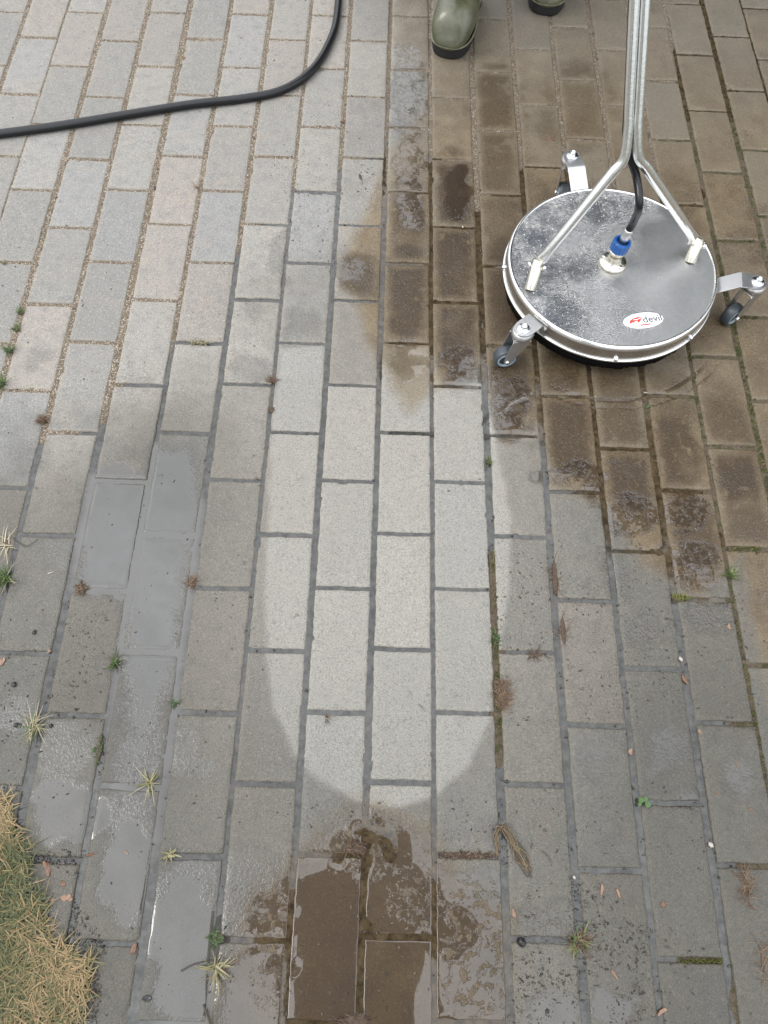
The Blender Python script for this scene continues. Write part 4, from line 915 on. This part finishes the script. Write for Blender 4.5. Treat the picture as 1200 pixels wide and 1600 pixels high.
for px, py, l_, w_, rz, mt_, lb in ((940, 1390, .0085, .0028, 1.3, 'chip', 'pale pink wood chip, left of the pair on the lower right paver'), (966, 1396, .0095, .0030, 1.8, 'chip', 'hooked pink brown wood chip, right of the pair on the lower right paver'), (960, 1522, .0085, .0024, 2.2, 'chip', 'pink chip with a dark splinter on the bottom right paver'),
        (1035, 1580, .0090, .0034, .5, 'chip', 'orange brown chip over the joint at the bottom right'), (985, 1175, .0055, .0040, 1.0, 'chip', 'pink brown flake at the joint above the clover'), (1093, 1143, .0045, .0028, 1.9, 'chip', 'small pink flake below the right hand cross joint'), (1139, 980, .0055, .0034, 1.7, 'chip', 'pink brown bud scale on the splashed right paver'),
        (1175, 1268, .0075, .0034, 2.2, 'rleaf', 'red brown leaf scrap on the right edge paver'), (1070, 1062, .0100, .0036, 1.9, 'rleaf', 'reddish wet leaf curled in the joint right of centre'), (105, 1403, .0095, .0060, 0, 'chip', 'broken pale wood chip near the grass edge'), (83, 1406, .0045, .0040, 0, 'chip', 'round pale chip between the stick and the broken chip'), (73, 1357, .0110, .0060, 2.0, 'rleaf', 'rolled brown leaf near the lower left grass'),
        (100, 1381, .0060, .0036, 2.6, 'rleaf', 'small dark brown leaf scrap above the pale chips'), (199, 1333, .0065, .0018, 2.5, 'chip', 'pale rice-shaped splinter floating on the flooded paver'), (860, 218, .0125, .0048, 2.9, 'rleaf', 'dark wet leaf on the paver behind the castor at the top'), (563, 277, .0110, .0030, 1.9, 'dryl', 'flat olive leaf on the grey paver left of the splash'),
        (1152, 1195, .0110, .0022, 1.8, 'rleaf', 'brown stain-like leaf strip on the right paver'), (1120, 1600 - 360, .0045, .0028, .3, 'rleaf', 'tiny leaf scrap near the right edge paver'), (1035, 1413, .0055, .0045, .7, 'rleaf', 'dark red leaf knot in the joint left of the straw wad'), (803, 1428, .0060, .0030, 1.8, 'chip', 'orange flake in the joint beside the shallow water'),
        (77, 653, .0001, .0001, 0, 'chip', ''), (3, 1035, .0090, .0050, 1.2, 'chip', 'orange leaf fragments at the left edge below the cross joint'), (77, 1018, .0040, .0030, 1.2, 'chip', 'little orange flake at the end of the left cross joint'), (79, 895, .0080, .0011, .4, 'wpebb', 'short white fibre on the left paver by the green tuft'),
        (1012, 636, .0070, .0026, .6, 'clov', 'single bright green leaf blade in the joint below the machine'), (1009, 614, .0060, .0012, 0, 'wpebb', 'short white fibre at the joint in front of the machine'), (143, 1335, .0130, .0022, .3, 'rleaf', 'thin dark leaf strip in the joint above the chips'), (210, 1482, .0095, .0045, 1.3, 'rleaf', 'folded grey brown leaf in the flooded joint by the lawn'), (230, 1560, .0070, .0040, .2, 'pebb', 'dark wet crumb floating on the lower left water')):
    if not lb: continue
    mat = {'chip': M['chip'], 'rleaf': M['rleaf'], 'dryl': M['twig'], 'wpebb': M['wpebb'], 'clov': M['clov'], 'pebb': M['pebb']}[mt_]
    nm, ct = ('wood_chip', 'wood chip') if mt_ == 'chip' else (('leaf', 'leaf') if mt_ in ('rleaf', 'dryl', 'clov') else ('fibre', 'fibre') if mt_ == 'wpebb' else ('crumb', 'crumb'))
    lump(px, py, l_ * .8, w_ * .8, .0010, rz, mat, nm, lb, ct, rough=.5, curl=.7 if mt_ != 'wpebb' else 0)
# straw bundles and sticks
def stick(pxs, r_, mat, name, label, cat, lift=.002):
    pts_ = [G(x, y, lift + (0.002 if 0 < i < len(pxs) - 1 else 0)) for i, (x, y) in enumerate(pxs)]; c0 = pts_[0].copy(); c0.z = 0
    bm = bmesh.new(); cp = catmull([p - c0 for p in pts_], 6); tube(bm, cp, [r_ * (1 - .6 * k / len(cp)) for k in range(len(cp))], 7); o = bm_obj(name, bm, mat); o.location = c0; tag(o, label, cat); return o
rt_ = empty('straw_bundle', G(786, 1300)); tag(rt_, 'looped bundle of brown straw and dark stalks right of the puddle', 'straw')
c0 = G(786, 1300)
for k in range(16):
    j_ = lambda s: random.uniform(-s, s)
    pp = [G(778 + j_(4), 1335 + j_(10), .002), G(776 + j_(4), 1305 + j_(4), .006 + random.random() * .004), G(785 + j_(6), 1289 + j_(4), .010 + random.random() * .004), G(799 + j_(5), 1312 + j_(6), .007), G(812 + j_(10), 1338 + j_(6), .003), G(826 + j_(6), 1362 + j_(10), .0016)]
    if k % 3 == 0: pp = pp[1:]
    bm = bmesh.new(); tube(bm, catmull([p - c0 for p in pp], 6), random.uniform(.0004, .0008), 6); bm_obj('stalk', bm, M['straw'] if k % 3 else M['twig'], rt_)
stick([(62, 1430), (72, 1412), (83, 1396)], .0014, M['straw'], 'stick', 'short straight pale stick beside the lawn edge', 'stick')
stick([(74, 1432), (73, 1420)], .0010, M['chip'], 'stick', 'tiny pale splinter right of the straight pale stick', 'stick')
stick([(112, 1339), (122, 1340), (131, 1335)], .0010, M['twig'], 'stick', 'bent dark stem in the water above the lawn corner', 'stick')
stick([(283, 1517), (300, 1508), (318, 1503), (334, 1500)], .0014, M['twig'], 'stick', 'long grey stem leading to the uprooted tuft', 'stick')
stick([(318, 1570), (325, 1590), (333, 1615)], .0018, M['twig'], 'stick', 'dark stick poking in at the bottom edge', 'stick')
stick([(20, 840), (40, 853), (60, 842)], .0010, M['twig'], 'stick', 'arched dark stem over the left joint', 'stick')
stick([(848, 1330), (858, 1340), (862, 1353)], .0007, M['twig'], 'stick', 'thin dark stem on the paver right of the straw bundle', 'stick')
stick([(654, 1100), (660, 1106), (664, 1112)], .0006, M['twig'], 'stick', 'hair-thin splinter on the cleaned paver', 'stick')
stick([(908, 1445), (900, 1455), (898, 1478), (905, 1492)], .0008, M['clov'], 'stem', 'curved yellow green stem over the brown clump', 'stem', .006)
stick([(1040, 965), (1052, 970), (1058, 978)], .0008, M['twig'], 'stick', 'short black twig on the right paver', 'stick')

# grit: countless dark crumbs, stuff
def grit(name, regions, mat, lab, kind='stuff', smin=.0006, smax=.0022, flat=.6):
    bmt = bmesh.new(); bmesh.ops.create_icosphere(bmt, subdivisions=1, radius=1); tv = np.array([v.co[:] for v in bmt.verts]); tf = np.array([[v.index for v in f.verts] for f in bmt.faces]); bmt.free()
    V = []; F = []; A = []; off = 0
    for px, n in regions:
        poly = world_poly(px); lo = poly.min(0); hi = poly.max(0); k = 0; tries = 0
        while k < n and tries < 60:
            tries += 1; P_ = RNG.uniform(lo, hi, (n, 2)); P_ = P_[sdf(poly, P_[:, 0], P_[:, 1]) > 0]
            dn = fbm(P_[:, 0], P_[:, 1], 22, 12); P_ = P_[dn > .47 + .1 * RNG.rand(len(P_))][:n - k]
            for p in P_:
                s = smin + (smax - smin) * RNG.rand() ** 3.5; a = RNG.rand() * 6.3; e = RNG.uniform(.5, 1.9)
                q = tv * RNG.uniform(.65, 1.25, (len(tv), 1)) * np.array([s * e, s / e, s * flat]); c_, s2 = math.cos(a), math.sin(a)
                V.append(np.stack([q[:, 0] * c_ - q[:, 1] * s2 + p[0], q[:, 0] * s2 + q[:, 1] * c_ + p[1], q[:, 2] + s * flat * .3], -1)); F.append(tf + off); off += len(tv); A.append(np.full(len(tv), RNG.rand()))
            k += len(P_)
    o = link_mesh(name, np_mesh(np.concatenate(V), np.concatenate(F), {'rnd': np.concatenate(A)}), mat); tag(o, lab, 'debris', kind=kind); return o
grit('grit', [([(780, 820), (1200, 820), (1200, 1600), (780, 1600)], 1700), ([(0, 950), (170, 950), (160, 1500), (0, 1500)], 380), ([(10, 1250), (110, 1330), (170, 1500), (150, 1600), (90, 1600), (40, 1460)], 1500), ([(130, 700), (420, 900), (400, 1600), (130, 1600)], 260),
              ([(0, 380), (420, 380), (420, 760), (0, 760)], 200), ([(420, 160), (600, 160), (600, 430), (420, 430)], 420), ([(420, 1250), (800, 1250), (800, 1600), (420, 1600)], 420), ([(800, 1380), (1010, 1380), (1010, 1600), (800, 1600)], 700), ([(0, 0), (600, 0), (600, 300), (0, 300)], 160), ([(680, 0), (1200, 0), (1200, 820), (680, 820)], 260)],
     M['grit'], 'dark crumbs of grit and soil scattered over the wet pavers')
# crumbs washed into the joints and left along the paver edges (stuff)
def joint_crumbs():
    bmt = bmesh.new(); bmesh.ops.create_icosphere(bmt, subdivisions=1, radius=1); tv = np.array([v.co[:] for v in bmt.verts]); tf = np.array([[v.index for v in f.verts] for f in bmt.faces]); bmt.free()
    V = []; F = []; A = []; off = 0
    for b in near:
        w = b.x1 - b.x0; l = b.y1 - b.y0; cx, cy = b.x0 + w / 2, b.y0 + l / 2
        dens = 16 if (cx > .12 and cy < .55) else (20 if cx > .5 else (12 if cx < -.3 and cy < .2 else (10 if cy > .9 else 5)))
        for _ in range(dens):
            s_ = random.choice((0, 0, 1)); o_ = random.gauss(.0015, .0022)
            if s_ == 0: x, y = b.x0 - o_, b.y0 + l * random.random()
            else: x, y = b.x0 + w * random.random(), b.y0 - o_
            if float(fbm(np.array([x]), np.array([y]), 26, 31, 2)[0]) < .56: continue
            s = .0007 + .0022 * random.random() ** 2.5; e = random.uniform(.6, 1.7); z = -.0018 if o_ > 0 else .0003
            a = random.random() * 6.3; q = tv * RNG.uniform(.65, 1.25, (len(tv), 1)) * np.array([s * e, s / e, s * .7])
            V.append(np.stack([q[:, 0] * math.cos(a) - q[:, 1] * math.sin(a) + x, q[:, 0] * math.sin(a) + q[:, 1] * math.cos(a) + y, q[:, 2] + z], -1)); F.append(tf + off); off += len(tv); A.append(np.full(len(tv), random.random()))
    o = link_mesh('joint_crumbs', np_mesh(np.concatenate(V), np.concatenate(F), {'rnd': np.concatenate(A)}), M['grit']); tag(o, 'crumbs of soil and root washed along the joints between the pavers', 'debris', kind='stuff')
joint_crumbs()
# moss cushions in the joints (stuff)
def moss_patch():
    V = []
    def along(c, y0, y1, n, side=1):
        for _ in range(n):
            x = c * W + du(c) - (W - WB) / 2 + random.gauss(0, .0022); V.append((x, random.uniform(y0, y1), -.0022))
    g = lambda x, y: G(x, y).y
    for c_, a, b, n in ((7, g(1160, 700), g(1110, 360), 300), (7, g(1180, 860), g(1160, 700), 160), (8, g(1190, 360), g(1150, 120), 130), (6, g(1080, 560), g(1060, 520), 40), (2, g(770, 1180), g(765, 850), 160), (6, g(1170, 1250), g(1130, 900), 140), (4, g(905, 470), g(880, 100), 60), (9, g(1190, 330), g(1190, 40), 60)):
        along(c_, a, b, n)
    for x0, x1, y, n in ((1035, 1085, 560, 60), (1145, 1185, 497, 60), (1065, 1128, 1502, 170), (1135, 1185, 858, 60), (1125, 1180, 378, 50)):
        for _ in range(n): p = G(random.uniform(x0, x1), y + random.uniform(-3, 3)); V.append((p.x, p.y, -.002))
    it = iter(V); return blades(lambda: next(it), len(V), .0042, .0016, .8, .7, 'moss', M['mossm'], seg=2)
tag(moss_patch(), 'green and ochre moss growing in the joints on the right', 'moss', kind='stuff')
# lawn corner
lp = [(-420, 1150), (-60, 1235), (5, 1262), (22, 1310), (40, 1345), (52, 1400), (70, 1455), (118, 1478), (148, 1500), (140, 1545), (118, 1600), (100, 1760), (-420, 1900)]
lpw = world_poly(lp)
X2, Y2, Q2 = grid(lpw[:, 0].min(), lpw[:, 0].max(), lpw[:, 1].min(), lpw[:, 1].max(), .006)
d2 = sdf(lpw, X2, Y2) + .03 * (fbm(X2, Y2, 24, 41) - .5) + .008 * (fbm(X2, Y2, 30, 4) - .5)
Z2 = -.004 + .007 * sstep(-.004, .03, d2) + .006 * (fbm(X2, Y2, 50, 9) - .5)
kq = d2[Q2].max(1) > -.008
tag(link_mesh('lawn_soil', np_mesh(np.stack([X2, Y2, Z2], -1), Q2[kq]), M['soil']), kind='structure')
cand = []
while len(cand) < 26000:
    P_ = RNG.uniform(lpw.min(0), lpw.max(0), (20000, 2)); P_ = P_[(P_[:, 0] > -.85) & (P_[:, 1] > -.75)]
    dd = sdf(lpw, P_[:, 0], P_[:, 1]) + .045 * (fbm(P_[:, 0], P_[:, 1], 24, 41) - .5); P_ = P_[dd > -.010 + .022 * RNG.rand(len(P_))]; cand += [tuple(p) for p in P_]
cand = cand[:26000]
it = iter(cand)
tag(blades(lambda: (*next(it), .004), 20000, .030, .0021, 1.0, .26, 'grass', M['grass'], seg=5, droop=.9, tone=lambda b: float(fbm(np.array([b[0]]), np.array([b[1]]), 14, 20, 2)[0])), 'patchy green and straw yellow grass at the lower left corner', 'grass', kind='stuff')
